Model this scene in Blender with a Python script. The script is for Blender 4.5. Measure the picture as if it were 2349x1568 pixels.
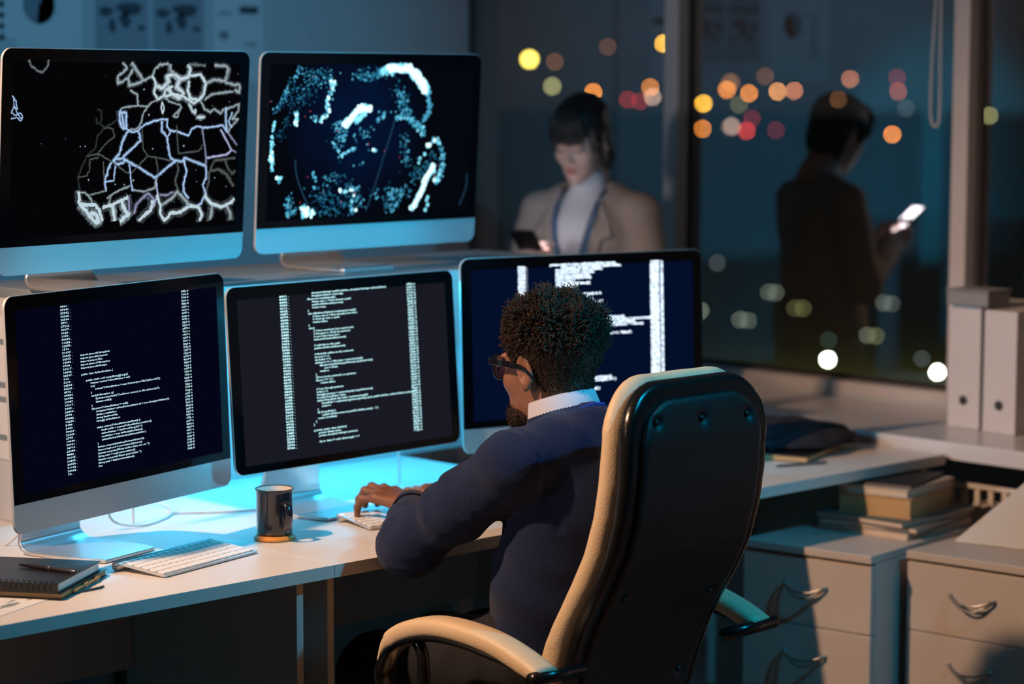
import bpy, bmesh, math, random
import numpy as np
from mathutils import Vector, Matrix

for o in list(bpy.data.objects):
    bpy.data.objects.remove(o, do_unlink=True)
scene = bpy.context.scene
COL = scene.collection
PI = math.pi
DEG = math.pi / 180

# ---------------------------------------------------------------- camera
cam_d = bpy.data.cameras.new('camera')
cam = bpy.data.objects.new('camera', cam_d)
COL.objects.link(cam)
CAM_Z = 1.6718
_p, _r, _t = 6.2345 * DEG, 0.1285 * DEG, 44.4436 * DEG
def _room(v):
    c, s = math.cos(_t), math.sin(_t)
    return Vector((v[0]*c+v[1]*s, -v[0]*s+v[1]*c, v[2]))
_fw = _room((0, math.cos(_p), -math.sin(_p)))
_u0 = _room((0, math.sin(_p), math.cos(_p)))
_r0 = _room((1, 0, 0))
_rt = math.cos(_r)*_r0 + math.sin(_r)*_u0
_up = -math.sin(_r)*_r0 + math.cos(_r)*_u0
M = Matrix.Identity(4)
for i in range(3):
    M[i][0] = _rt[i]; M[i][1] = _up[i]; M[i][2] = -_fw[i]
M[2][3] = CAM_Z
cam.matrix_world = M
cam_d.sensor_width = 36
cam_d.lens = 5546.19 / 2349 * 36
cam_d.clip_end = 600
cam_d.dof.use_dof = True
cam_d.dof.focus_distance = 4.55
cam_d.dof.aperture_fstop = 2.4
scene.camera = cam

scene.view_settings.view_transform = 'Standard'
scene.view_settings.look = 'None'
scene.view_settings.gamma = 1
scene.view_settings.use_curve_mapping = False
scene.view_settings.exposure = 0

# ---------------------------------------------------------------- world: night sky
w = bpy.data.worlds.new('world'); scene.world = w; w.use_nodes = True
nt = w.node_tree; nt.nodes.clear()
out = nt.nodes.new('ShaderNodeOutputWorld'); bg = nt.nodes.new('ShaderNodeBackground')
tc = nt.nodes.new('ShaderNodeTexCoord'); sep = nt.nodes.new('ShaderNodeSeparateXYZ')
ramp = nt.nodes.new('ShaderNodeValToRGB'); nz = nt.nodes.new('ShaderNodeTexNoise')
mx = nt.nodes.new('ShaderNodeMath'); mx.operation = 'MULTIPLY_ADD'
mx.inputs[1].default_value = 0.06
nz.inputs['Scale'].default_value = 9
nt.links.new(tc.outputs['Generated'], sep.inputs[0]); nt.links.new(tc.outputs['Generated'], nz.inputs['Vector'])
nt.links.new(nz.outputs['Fac'], mx.inputs[0]); nt.links.new(sep.outputs['Z'], mx.inputs[2])
nt.links.new(mx.outputs[0], ramp.inputs[0])
cr = ramp.color_ramp
cr.elements[0].position = 0.0; cr.elements[0].color = (0.011, 0.010, 0.010, 1)
cr.elements[1].position = 0.5; cr.elements[1].color = (0.003, 0.005, 0.008, 1)
e = cr.elements.new(0.045); e.color = (0.020, 0.014, 0.012, 1)
e = cr.elements.new(0.09); e.color = (0.009, 0.010, 0.012, 1)
nt.links.new(ramp.outputs[0], bg.inputs[0]); bg.inputs[1].default_value = 1.0
nt.links.new(bg.outputs[0], out.inputs[0])

# ---------------------------------------------------------------- lights of the room, with added accent and fill
def look_at(o, tgt):
    d = Vector(tgt) - o.location
    o.rotation_euler = d.to_track_quat('-Z', 'Y').to_euler()
def spot(name, loc, tgt, power, color, size_deg, blend, radius):
    l = bpy.data.lights.new(name, 'SPOT'); l.energy = power; l.color = color
    l.spot_size = size_deg*DEG; l.spot_blend = blend; l.shadow_soft_size = radius
    o = bpy.data.objects.new(name, l); COL.objects.link(o); o.location = loc; look_at(o, tgt); return o
def area(name, loc, tgt, power, color, sx, sy):
    l = bpy.data.lights.new(name, 'AREA'); l.energy = power; l.color = color
    l.shape = 'RECTANGLE'; l.size = sx; l.size_y = sy
    o = bpy.data.objects.new(name, l); COL.objects.link(o); o.location = loc; look_at(o, tgt); return o

spot('warm_ceiling_spot', (1.30, 3.84, 2.74), (4.0, 3.0, 0.5), 385, (1.0, 0.60, 0.36), 70, 0.85, 0.045)
spot('cyan_ceiling_spot', (3.9, 1.2, 2.72), (3.35, 3.4, 0.85), 180, (0.0, 0.50, 0.85), 58, 0.8, 0.03)
spot('cyan_chin_accent', (3.7, 0.9, 2.05), (3.15, 4.0, 1.33), 300, (0.0, 0.60, 0.95), 24, 0.5, 0.05)  # added accent that brightens the chins of the upper monitors
spot('blue_wall_spot', (3.2, 1.6, 2.74), (3.85, 5.7, 1.65), 200, (0.10, 0.56, 1.0), 46, 0.9, 0.05)
spot('dim_room_fill', (-1.2, 3.9, 2.2), (5.4, 4.1, 1.25), 180, (0.95, 0.84, 0.88), 36, 0.6, 0.25)

# ---------------------------------------------------------------- materials
MATS = {}
def mat(name, col, rough=0.5, metal=0.0, var=0.06, vscale=8, bump=0.0, bscale=200, spec=0.5, coat=0.0, sheen=0.0, emit=None, estr=0):
    if name in MATS: return MATS[name]
    m = bpy.data.materials.new(name); m.use_nodes = True
    n = m.node_tree; b = n.nodes['Principled BSDF']
    b.inputs['Roughness'].default_value = rough; b.inputs['Metallic'].default_value = metal
    b.inputs['Specular IOR Level'].default_value = spec
    b.inputs['Coat Weight'].default_value = coat
    b.inputs['Sheen Weight'].default_value = sheen
    t = n.nodes.new('ShaderNodeTexCoord')
    no = n.nodes.new('ShaderNodeTexNoise'); no.inputs['Scale'].default_value = vscale; no.inputs['Detail'].default_value = 4
    n.links.new(t.outputs['Object'], no.inputs['Vector'])
    mixn = n.nodes.new('ShaderNodeMix'); mixn.data_type = 'RGBA'
    c1 = [max(0, c*(1-var)) for c in col]; c2 = [min(1, c*(1+var)) for c in col]
    mixn.inputs[6].default_value = (*c1, 1); mixn.inputs[7].default_value = (*c2, 1)
    n.links.new(no.outputs['Fac'], mixn.inputs[0]); n.links.new(mixn.outputs[2], b.inputs['Base Color'])
    if bump:
        nb = n.nodes.new('ShaderNodeTexNoise'); nb.inputs['Scale'].default_value = bscale; nb.inputs['Detail'].default_value = 3
        n.links.new(t.outputs['Object'], nb.inputs['Vector'])
        bp = n.nodes.new('ShaderNodeBump'); bp.inputs['Strength'].default_value = bump; bp.inputs['Distance'].default_value = 0.002
        n.links.new(nb.outputs['Fac'], bp.inputs['Height']); n.links.new(bp.outputs[0], b.inputs['Normal'])
    if emit:
        b.inputs['Emission Color'].default_value = (*emit, 1); b.inputs['Emission Strength'].default_value = estr
    MATS[name] = m
    return m
def emat(name, col, s):
    if name in MATS: return MATS[name]
    m = bpy.data.materials.new(name); m.use_nodes = True
    n = m.node_tree; n.nodes.clear()
    e = n.nodes.new('ShaderNodeEmission'); o = n.nodes.new('ShaderNodeOutputMaterial')
    e.inputs[0].default_value = (*col, 1); e.inputs[1].default_value = s
    n.links.new(e.outputs[0], o.inputs[0]); MATS[name] = m
    return m
def stripes(name, c1, c2, scale, axis='X', rough=0.6, thin=0.5):
    m = bpy.data.materials.new(name); m.use_nodes = True
    n = m.node_tree; b = n.nodes['Principled BSDF']; b.inputs['Roughness'].default_value = rough
    t = n.nodes.new('ShaderNodeTexCoord'); wv = n.nodes.new('ShaderNodeTexWave')
    wv.bands_direction = axis; wv.inputs['Scale'].default_value = scale
    n.links.new(t.outputs['Object'], wv.inputs['Vector'])
    r = n.nodes.new('ShaderNodeValToRGB'); r.color_ramp.elements[0].position = thin-0.1; r.color_ramp.elements[1].position = thin+0.1
    r.color_ramp.elements[0].color = (*c1, 1); r.color_ramp.elements[1].color = (*c2, 1)
    n.links.new(wv.outputs['Fac'], r.inputs[0]); n.links.new(r.outputs[0], b.inputs['Base Color'])
    return m

m_wall = mat('wall_paint', (0.55, 0.57, 0.58), 0.8, bump=0.1, bscale=90)
m_walld = mat('grey_wall_paint', (0.26, 0.26, 0.26), 0.85)
m_ceil = mat('ceiling_paint', (0.25, 0.26, 0.27), 0.9)
m_floor = mat('floor_laminate', (0.24, 0.16, 0.13), 0.45, var=0.2, vscale=5)
m_frame = mat('window_frame_vinyl', (0.62, 0.58, 0.57), 0.45)
m_gasket = mat('window_gasket', (0.02, 0.02, 0.02), 0.6)
m_desk = mat('desk_laminate', (0.74, 0.70, 0.66), 0.32, var=0.03, vscale=14)
m_edge = mat('desk_edge_band', (0.70, 0.67, 0.64), 0.4, var=0.03)
m_panel = mat('desk_panel', (0.55, 0.53, 0.49), 0.5, var=0.05)
m_shelf = mat('shelf_laminate', (0.62, 0.62, 0.64), 0.25, var=0.03)
m_alu = mat('anodised_aluminium', (0.58, 0.60, 0.62), 0.42, 0.5, var=0.02)
m_stand = mat('stand_aluminium', (0.66, 0.68, 0.70), 0.30, 0.8, var=0.02)
m_bezel = mat('black_glass', (0.003, 0.003, 0.004), 0.12, spec=0.25, var=0)
m_ink = mat('printed_ink', (0.06, 0.08, 0.10), 0.7)
m_ink2 = mat('printed_ink_grey', (0.22, 0.26, 0.30), 0.7)
m_paper = mat('paper', (0.72, 0.72, 0.72), 0.8, var=0.04)
m_black = mat('black_plastic', (0.012, 0.012, 0.014), 0.4)
m_keycap = mat('white_keycap', (0.80, 0.78, 0.76), 0.5, var=0.02)
m_cable = mat('cable_grey', (0.6, 0.62, 0.64), 0.5)
m_cab = mat('cabinet_laminate', (0.56, 0.50, 0.46), 0.45, var=0.04)
m_steel = mat('brushed_steel', (0.45, 0.44, 0.43), 0.3, 0.9)
m_leather = mat('cream_leather', (0.70, 0.55, 0.37), 0.42, bump=0.6, bscale=350, var=0.06)
m_bleather = mat('black_leather', (0.010, 0.010, 0.011), 0.46, bump=0.5, bscale=380, spec=0.5)
m_bplastic = mat('black_shell', (0.008, 0.008, 0.009), 0.25, spec=0.5)
m_skin = mat('brown_skin', (0.20, 0.086, 0.046), 0.5, bump=0.3, bscale=500, var=0.12, vscale=30)
m_skin_w = mat('light_skin', (0.62, 0.40, 0.33), 0.5, var=0.05, vscale=20)
m_sweater = mat('navy_fleece', (0.010, 0.020, 0.062), 0.95, bump=1.0, bscale=420, var=0.25, vscale=160, sheen=0.10, spec=0.15)
m_shirt = mat('white_shirt', (0.42, 0.43, 0.52), 0.8, bump=0.2, bscale=600)
m_lany = mat('blue_lanyard', (0.02, 0.05, 0.42), 0.6)
m_trous = mat('dark_trousers', (0.007, 0.007, 0.011), 0.9, bump=0.3)
m_hair = mat('dark_brown_hair', (0.034, 0.022, 0.017), 0.85, var=0.5, vscale=70, spec=0.15)
m_hair_w = mat('black_hair', (0.006, 0.005, 0.006), 0.5)
m_blazer = mat('beige_blazer', (0.40, 0.33, 0.29), 0.9, bump=0.4)
m_turtle = mat('white_turtleneck', (0.72, 0.71, 0.75), 0.9, bump=0.3)
m_lips = mat('lips', (0.50, 0.12, 0.12), 0.45)
m_glassframe = mat('spectacle_acetate', (0.006, 0.006, 0.008), 0.12, coat=0.5)
m_kraft = mat('kraft_board', (0.42, 0.27, 0.12), 0.7)
m_wood = mat('bamboo', (0.66, 0.27, 0.05), 0.45, var=0.15, vscale=40)
m_riser = mat('shaded_laminate', (0.20, 0.24, 0.27), 0.3, var=0.03)  # riser laminate darkened; shade on its top board put into the colour
m_enamel = mat('dark_enamel', (0.016, 0.016, 0.022), 0.12, coat=0.6, var=0.15)
m_pad = None
m_rim = mat('black_enamel_rim', (0.01, 0.02, 0.025), 0.15)
m_white = mat('white_enamel', (0.72, 0.68, 0.63), 0.25)
m_fabric = mat('dark_cloth', (0.010, 0.012, 0.022), 0.95, bump=0.6)

def glass_mat(name, tint, refl, rough=0.0):
    m = bpy.data.materials.new(name); m.use_nodes = True
    n = m.node_tree; n.nodes.clear()
    o = n.nodes.new('ShaderNodeOutputMaterial'); mixs = n.nodes.new('ShaderNodeMixShader')
    tr = n.nodes.new('ShaderNodeBsdfTransparent'); gl = n.nodes.new('ShaderNodeBsdfGlossy')
    tr.inputs[0].default_value = (*tint, 1); gl.inputs['Roughness'].default_value = rough
    lw = n.nodes.new('ShaderNodeLayerWeight'); lw.inputs[0].default_value = 0.3
    ma = n.nodes.new('ShaderNodeMath'); ma.operation = 'MULTIPLY_ADD'; ma.inputs[1].default_value = 0.5; ma.inputs[2].default_value = refl
    n.links.new(lw.outputs['Fresnel'], ma.inputs[0]); n.links.new(ma.outputs[0], mixs.inputs[0])
    n.links.new(tr.outputs[0], mixs.inputs[1]); n.links.new(gl.outputs[0], mixs.inputs[2])
    n.links.new(mixs.outputs[0], o.inputs[0])
    return m
m_pane = glass_mat('window_glass', (0.85, 0.9, 0.9), 0.28)
m_lens = glass_mat('spectacle_lens', (0.42, 0.40, 0.62), 0.06)

# ---------------------------------------------------------------- object helpers
def tag(o, label=None, cat=None, group=None, kind=None):
    if label: o['label'] = label
    if cat: o['category'] = cat
    if group: o['group'] = group
    if kind: o['kind'] = kind
    return o
def empty(name, loc=(0, 0, 0), rz=0, label=None, cat=None, group=None):
    o = bpy.data.objects.new(name, None); COL.objects.link(o)
    o.empty_display_size = 0.05
    o.location = loc; o.rotation_euler = (0, 0, rz)
    return tag(o, label, cat, group)
def link_mesh(name, me, m, parent=None, smooth=False):
    o = bpy.data.objects.new(name, me); COL.objects.link(o)
    for mm in (m if isinstance(m, (list, tuple)) else [m]): me.materials.append(mm)
    if parent is not None: o.parent = parent
    if smooth:
        for p in me.polygons: p.use_smooth = True
    return o
def from_bm(name, bm, m, parent=None, smooth=False, bevel=0, seg=2):
    bmesh.ops.recalc_face_normals(bm, faces=bm.faces)
    me = bpy.data.meshes.new(name); bm.to_mesh(me); bm.free()
    o = link_mesh(name, me, m, parent, smooth)
    if bevel:
        b = o.modifiers.new('bevel', 'BEVEL'); b.width = bevel; b.segments = seg; b.limit_method = 'ANGLE'
    return o
def box(bm, x0, x1, y0, y1, z0, z1, mi=0):
    v = [bm.verts.new((x, y, z)) for z in (z0, z1) for y in (y0, y1) for x in (x0, x1)]
    for f in ((0, 2, 3, 1), (4, 5, 7, 6), (0, 1, 5, 4), (2, 6, 7, 3), (0, 4, 6, 2), (1, 3, 7, 5)):
        fc = bm.faces.new([v[i] for i in f]); fc.material_index = mi
    return v
def boxo(name, b, m, parent=None, bevel=0.0015, kind=None):
    bm = bmesh.new(); box(bm, *b)
    o = from_bm(name, bm, m, parent, bevel=bevel)
    if kind: o['kind'] = kind
    return o
def tube(bm, pts, r, n=10, cap=True):
    pts = [Vector(p) for p in pts]
    rs = r if isinstance(r, (list, tuple)) else [r]*len(pts)
    rings = []; prev = None
    for i, p in enumerate(pts):
        d = (pts[min(i+1, len(pts)-1)] - pts[max(i-1, 0)]).normalized()
        if prev is None:
            a = Vector((0, 0, 1)) if abs(d.z) < 0.9 else Vector((1, 0, 0))
            u = d.cross(a).normalized()
        else:
            u = (prev - d*prev.dot(d)).normalized()
        prev = u; v = d.cross(u)
        rings.append([bm.verts.new(p + (u*math.cos(2*PI*k/n) + v*math.sin(2*PI*k/n))*rs[i]) for k in range(n)])
    for a, b in zip(rings, rings[1:]):
        for k in range(n): bm.faces.new((a[k], a[(k+1) % n], b[(k+1) % n], b[k]))
    if cap:
        bm.faces.new(rings[0][::-1]); bm.faces.new(rings[-1])
def tubeo(name, pts, r, m, parent=None, n=10):
    bm = bmesh.new(); tube(bm, pts, r, n); return from_bm(name, bm, m, parent, smooth=True)
def lathe(bm, prof, n=48, c=(0, 0, 0)):
    rings = []
    for r, z in prof:
        rings.append([bm.verts.new((c[0]+r*math.cos(2*PI*k/n), c[1]+r*math.sin(2*PI*k/n), c[2]+z)) for k in range(n)])
    for a, b in zip(rings, rings[1:]):
        for k in range(n): bm.faces.new((a[k], a[(k+1) % n], b[(k+1) % n], b[k]))
    bm.faces.new(rings[0][::-1]); bm.faces.new(rings[-1])
def smooth_path(P, n=8):
    P = [Vector(p) for p in P]; out = []
    for i in range(len(P)-1):
        p0 = P[max(i-1, 0)]; p1 = P[i]; p2 = P[i+1]; p3 = P[min(i+2, len(P)-1)]
        for k in range(n):
            t = k/n
            out.append(0.5*((2*p1)+(-p0+p2)*t+(2*p0-5*p1+4*p2-p3)*t*t+(-p0+3*p1-3*p2+p3)*t*t*t))
    out.append(P[-1]); return out
def rrect(w, h, r, n=6, cx=0, cy=0):
    pts = []
    for sx, sy, a0 in ((1, 1, 0), (-1, 1, 90), (-1, -1, 180), (1, -1, 270)):
        for k in range(n+1):
            a = (a0 + 90*k/n)*DEG
            pts.append((cx+sx*(w/2-r)+r*math.cos(a), cy+sy*(h/2-r)+r*math.sin(a)))
    return pts
def prism(bm, pts2, f0, f1):
    """side walls and caps between two mappings of the same 2-D outline"""
    a = [bm.verts.new(f0(*p)) for p in pts2]; b = [bm.verts.new(f1(*p)) for p in pts2]
    n = len(a)
    for k in range(n): bm.faces.new((a[k], a[(k+1) % n], b[(k+1) % n], b[k]))
    bm.faces.new(a[::-1]); bm.faces.new(b)

# ---------------------------------------------------------------- signed-distance sculpting (numpy surface nets)
def sdf_mesh(fn, lo, hi, h, xf=None):
    lo = np.array(lo, float); hi = np.array(hi, float)
    n = np.ceil((hi-lo)/h).astype(int)+1
    xs = [lo[i]+h*np.arange(n[i]) for i in range(3)]
    X, Y, Z = np.meshgrid(*xs, indexing='ij')
    F = fn(X, Y, Z).astype(np.float32)
    s = F < 0
    cnt = np.zeros(tuple(n-1), np.float32); acc = np.zeros(tuple(n-1)+(3,), np.float32)
    def sl(dx, dy, dz): return (slice(dx, n[0]-1+dx), slice(dy, n[1]-1+dy), slice(dz, n[2]-1+dz))
    for ax in range(3):
        o1, o2 = [a for a in range(3) if a != ax]
        for a in (0, 1):
            for b in (0, 1):
                d0 = [0, 0, 0]; d0[o1] = a; d0[o2] = b
                d1 = list(d0); d1[ax] = 1
                f0 = F[sl(*d0)]; f1 = F[sl(*d1)]
                m = (f0 < 0) != (f1 < 0)
                t = np.where(m, f0/np.where(np.abs(f0-f1) < 1e-12, 1, f0-f1), 0)
                cnt += m
                acc[..., ax] += t*m; acc[..., o1] += a*m; acc[..., o2] += b*m
    act = cnt > 0
    idx = -np.ones(act.shape, int); idx[act] = np.arange(act.sum())
    cells = np.argwhere(act)
    V = lo + (cells + acc[act]/cnt[act][:, None])*h
    Fc = []
    for ax in range(3):
        o1, o2 = [(1, 2), (2, 0), (0, 1)][ax]
        a = [slice(1, n[k]-1) for k in range(3)]; a[ax] = slice(0, n[ax]-1)
        b = list(a); b[ax] = slice(1, n[ax])
        s0 = s[tuple(a)]; s1 = s[tuple(b)]
        w_ = np.argwhere(s0 != s1)
        if not len(w_): continue
        ins = s0[s0 != s1]
        base = w_ + 1; base[:, ax] -= 1
        q = []
        for da, db in ((1, 1), (0, 1), (0, 0), (1, 0)):
            c = base.copy(); c[:, o1] -= da; c[:, o2] -= db
            q.append(idx[c[:, 0], c[:, 1], c[:, 2]])
        q = np.stack(q, 1)
        q[~ins] = q[~ins][:, ::-1]
        Fc.append(q)
    Fc = np.concatenate(Fc); Fc = Fc[(Fc >= 0).all(1)]
    if xf is not None:
        Mx = np.array(xf); V = V @ Mx[:3, :3].T + Mx[:3, 3]
    return V, Fc
def np_mesh(name, parts):
    vs = []; fs = []; o = 0
    for V, Fc in parts:
        vs.append(V); fs.append(Fc+o); o += len(V)
    V = np.concatenate(vs); Fc = np.concatenate(fs)
    me = bpy.data.meshes.new(name)
    me.vertices.add(len(V)); me.vertices.foreach_set('co', V.astype(np.float32).ravel())
    me.loops.add(len(Fc)*4); me.loops.foreach_set('vertex_index', Fc.astype(np.int32).ravel())
    me.polygons.add(len(Fc)); me.polygons.foreach_set('loop_start', np.arange(len(Fc), dtype=np.int32)*4)
    me.polygons.foreach_set('loop_total', np.full(len(Fc), 4, np.int32))
    me.update(calc_edges=True); me.validate()
    me.polygons.foreach_set('use_smooth', np.ones(len(me.polygons), bool))
    return me
def np_obj(name, parts, m, parent, sm=0):
    me = np_mesh(name, parts); o = link_mesh(name, me, m, parent)
    if sm:
        s_ = o.modifiers.new('smooth', 'SMOOTH'); s_.iterations = sm; s_.factor = 0.5
    return o
def smin(a, b, k):
    h = np.clip(0.5+0.5*(b-a)/k, 0, 1); return b*(1-h)+a*h-k*h*(1-h)
def smax(a, b, k): return -smin(-a, -b, k)
def ell(X, Y, Z, c, r):
    x, y, z = (X-c[0])/r[0], (Y-c[1])/r[1], (Z-c[2])/r[2]
    k0 = np.sqrt(x*x+y*y+z*z)+1e-9
    k1 = np.sqrt((x/r[0])**2+(y/r[1])**2+(z/r[2])**2)+1e-9
    return k0*(k0-1)/k1
def cone(X, Y, Z, a, b, ra, rb, sc=(1, 1, 1)):
    a = np.array(a, float)/sc; b = np.array(b, float)/sc
    x, y, z = X/sc[0], Y/sc[1], Z/sc[2]
    d = b-a; L = d@d
    t = np.clip(((x-a[0])*d[0]+(y-a[1])*d[1]+(z-a[2])*d[2])/L, 0, 1)
    return (np.sqrt((x-a[0]-t*d[0])**2+(y-a[1]-t*d[1])**2+(z-a[2]-t*d[2])**2)-(ra+(rb-ra)*t))*min(sc)
def chain(X, Y, Z, pts, rs, k=0.01):
    f = None
    for i in range(len(pts)-1):
        g = cone(X, Y, Z, pts[i], pts[i+1], rs[i], rs[i+1])
        f = g if f is None else smin(f, g, k)
    return f

# ================================================================ THE SETTING
GX = 5.476          # glass plane
FX = 5.42          # inner face of the frames
boxo('floor', (-1.6, 5.6, -2.1, 5.9, -0.12, 0), m_floor, bevel=0, kind='structure')
boxo('ceiling', (-1.6, 5.6, -2.1, 5.9, 2.8, 2.9), m_ceil, bevel=0, kind='structure')
boxo('wall_back', (-1.6, 5.6, 5.78, 5.9, 0, 2.8), m_wall, bevel=0, kind='structure')
boxo('wall_front', (-1.6, 5.6, -2.1, -2.0, 0, 2.8), m_walld, bevel=0, kind='structure')
boxo('wall_left', (-1.6, -1.5, -2.0, 5.78, 0, 2.8), m_walld, bevel=0, kind='structure')
bm = bmesh.new()
box(bm, FX, 5.60, -2.0, 5.78, 0, 0.785)
box(bm, FX, 5.60, -2.0, 5.78, 2.45, 2.8)
box(bm, FX, 5.60, -2.0, 1.70, 0.785, 2.45)
wr = from_bm('wall_right', bm, m_wall); wr['kind'] = 'structure'
boxo('baseboard_right', (5.405, FX, -2.0, 5.78, 0, 0.08), m_frame, kind='structure')
boxo('baseboard_back', (-1.5, 5.40, 5.765, 5.78, 0, 0.08), m_frame, kind='structure')
boxo('trim_1', (2.9, 2.93, 5.770, 5.78, 0.08, 2.8), m_wall, kind='structure')
boxo('trim_2', (4.755, 4.785, 5.772, 5.78, 0.08, 2.8), m_wall, kind='structure')

def window(n, y0, y1, post):
    r = empty('window_%d' % n, (FX, (y0+y1)/2, 0.785)); r['kind'] = 'structure'
    dy = (y0+y1)/2
    bm = bmesh.new()
    H = 2.45-0.785
    box(bm, 0, 0.09, y0-dy, y1-dy, 0, 0.036)
    box(bm, 0, 0.09, y0-dy, y1-dy, H-0.05, H)
    if post: box(bm, 0, 0.085, y1-dy, y1-dy+post, 0, H)
    from_bm('window_frame', bm, m_frame, r, bevel=0.004)
    bm = bmesh.new()
    g = 0.013
    box(bm, 0.049, 0.0555, y0-dy, y1-dy, 0.036, 0.036+g)
    box(bm, 0.049, 0.0555, y0-dy, y1-dy, H-0.05-g, H-0.05)
    box(bm, 0.049, 0.0555, y0-dy, y0-dy+g, 0.036, H-0.05)
    box(bm, 0.049, 0.0555, y1-dy-g, y1-dy, 0.036, H-0.05)
    from_bm('gasket', bm, m_gasket, r)
    bm = bmesh.new()
    v = [bm.verts.new((GX-FX, y, z)) for y, z in ((y0-dy, 0.03), (y1-dy, 0.03), (y1-dy, H-0.04), (y0-dy, H-0.04))]
    bm.faces.new(v)
    from_bm('glass_pane', bm, m_pane, r)
    return r
window(1, 4.881, 5.780, 0)
window(2, 3.838, 4.825, 0.056)
window(3, 2.790, 3.786, 0.052)
window(4, 1.700, 2.738, 0.052)

# sill board in front of the windows
lr = empty('trim_3', (5.17, 1.2, 0.778)); lr['kind'] = 'structure'
boxo('sill_board', (-0.25, 0.25, -3.0, 3.24, -0.044, 0), m_shelf, lr, bevel=0.003)
for y in (-2.2, -0.6, 0.9, 3.1):
    boxo('sill_support', (-0.16, 0.25, y, y+0.03, -0.778, -0.044), m_panel, lr)

def desk(label, x0, x1, y0, y1, legs=(0.055, 0.055), modesty=True, group=None):
    cx, cy = (x0+x1)/2, (y0+y1)/2
    r = empty('desk', (cx, cy, 0), 0, label, 'desk', group)
    w_, d_ = (x1-x0)/2, (y1-y0)/2
    boxo('desktop', (-w_, w_, -d_, d_, 0.725, 0.75), m_desk, r, bevel=0.0005)
    for s, in_ in ((-1, legs[0]), (1, legs[1])):
        a = s*(w_-in_)
        boxo('side_panel', (min(a, a-s*0.017), max(a, a-s*0.017), -d_+0.035, d_-0.02, 0, 0.7245), m_panel, r)
    if modesty:
        boxo('modesty_panel', (-w_+legs[0]+0.018, w_-legs[1]-0.018, d_-0.045, d_-0.028, 0.46, 0.7245), m_panel, r)
    return r
desk('pale laminate desk holding the notebooks and left keyboard', 1.943, 2.9296, 3.468, 4.0786, (0.055, 0.048))
desk('pale laminate desk with mug, where the man in navy sits typing', 2.9304, 3.9166, 3.468, 4.0786, (0.010, 0.05))
desk('pale laminate desk end near the window, black clothing on it', 3.9174, 4.903, 3.468, 4.0786, (0.05, 0.03))
desk('rear laminate desk under the left end of the monitor riser', 1.943, 2.9285, 4.0800, 4.69, modesty=False)
desk('rear laminate desk under the cyan-lit middle of the monitor riser', 2.9315, 3.9155, 4.0800, 4.69, modesty=False)

# riser carrying the two upper monitors
RX0, RX1, RY0, RY1, RZ = 2.733, 4.215, 3.985, 4.42, 1.240
r = empty('monitor_riser', ((RX0+RX1)/2, 4.2, 0.75), 0, 'long white riser shelf carrying the two upper monitors, cyan light underneath', 'shelf')
hx = (RX1-RX0)/2
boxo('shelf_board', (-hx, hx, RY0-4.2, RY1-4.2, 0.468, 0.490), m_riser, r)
boxo('edge_band', (-hx, hx, RY0-4.2014, RY0-4.2002, 0.4685, 0.4895), m_edge, r, bevel=0)
boxo('side_panel', (-hx, -hx+0.018, 4.25-4.2, RY1-4.2, 0.0005, 0.4675), m_shelf, r)
boxo('side_panel', (hx-0.018, hx, 4.25-4.2, RY1-4.2, 0.0005, 0.4675), m_shelf, r)
boxo('back_panel', (-hx+0.0185, hx-0.0185, 0.180, 0.196, 0.0005, 0.4675), m_shelf, r)
# LED strip stuck under the shelf board
led = empty('led_strip', ((RX0+RX1)/2, 4.30, 1.2170), 0, 'cyan LED strip stuck under the riser board behind the lower monitors', 'LED strip')
boxo('strip_profile', (-0.62, 0.62, -0.012, 0.012, -0.005, 0), m_alu, led)
boxo('diffuser', (-0.61, 0.61, -0.009, 0.009, -0.009, -0.0051), emat('led_cyan', (0.10, 0.72, 1.0), 25), led)
area('led_light', ((RX0+RX1)/2, 4.29, 1.200), (3.40, 3.9, 0.75), 8.5, (0.02, 0.55, 1.0), 1.24, 0.03)

# papers pinned to the side of the riser
p = empty('riser_printout', (RX0-0.001, 4.335, 0.98), 0, 'small white printout with grey marks pinned on the riser side', 'paper')
boxo('sheet', (-0.001, 0, -0.07, 0.07, -0.1, 0.2), m_paper, p, bevel=0)
bm = bmesh.new()
for z in (-0.06, 0.02, 0.05, 0.14):
    box(bm, -0.0016, -0.0011, -0.055, 0.0, z, z+0.012); box(bm, -0.0016, -0.0011, 0.01, 0.05, z+0.004, z+0.009)
from_bm('printed_marks', bm, m_ink2, p)

# ---------------------------------------------------------------- wall posters (flat prints)
def poster(label, x0, x1, z0, z1, marks, base=m_paper, group=None):
    cx, cz = (x0+x1)/2, (z0+z1)/2
    r = empty('wall_poster', (cx, 5.7795, cz), 0, label, 'poster', group)
    boxo('sheet', (x0-cx, x1-cx, -0.002, 0, z0-cz, z1-cz), base, r, bevel=0)
    for nm, mm, polys in marks:
        bm = bmesh.new()
        for pl in polys:
            bm.faces.new([bm.verts.new((x, -0.003, z)) for x, z in pl])
        from_bm(nm, bm, mm, r)
    return r
def circ(cx, cz, rr, n=32, a0=0, a1=360):
    pts = [(cx+rr*math.cos((a0+(a1-a0)*k/n)*DEG), cz+rr*math.sin((a0+(a1-a0)*k/n)*DEG)) for k in range(n+(0 if a1-a0 >= 360 else 1))]
    if a1-a0 < 360: pts.append((cx, cz))
    return pts
def blob(cx, cz, rx, rz, seed, n=22, j=0.28):
    rg = random.Random(seed)
    return [(cx+rx*(1+rg.uniform(-j, j))*math.cos(2*PI*k/n), cz+rz*(1+rg.uniform(-j, j))*math.sin(2*PI*k/n)) for k in range(n)]
m_mapbg = mat('map_print_background', (0.34, 0.36, 0.40), 0.8)
m_slate = mat('map_print_header', (0.10, 0.11, 0.13), 0.8)
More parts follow.
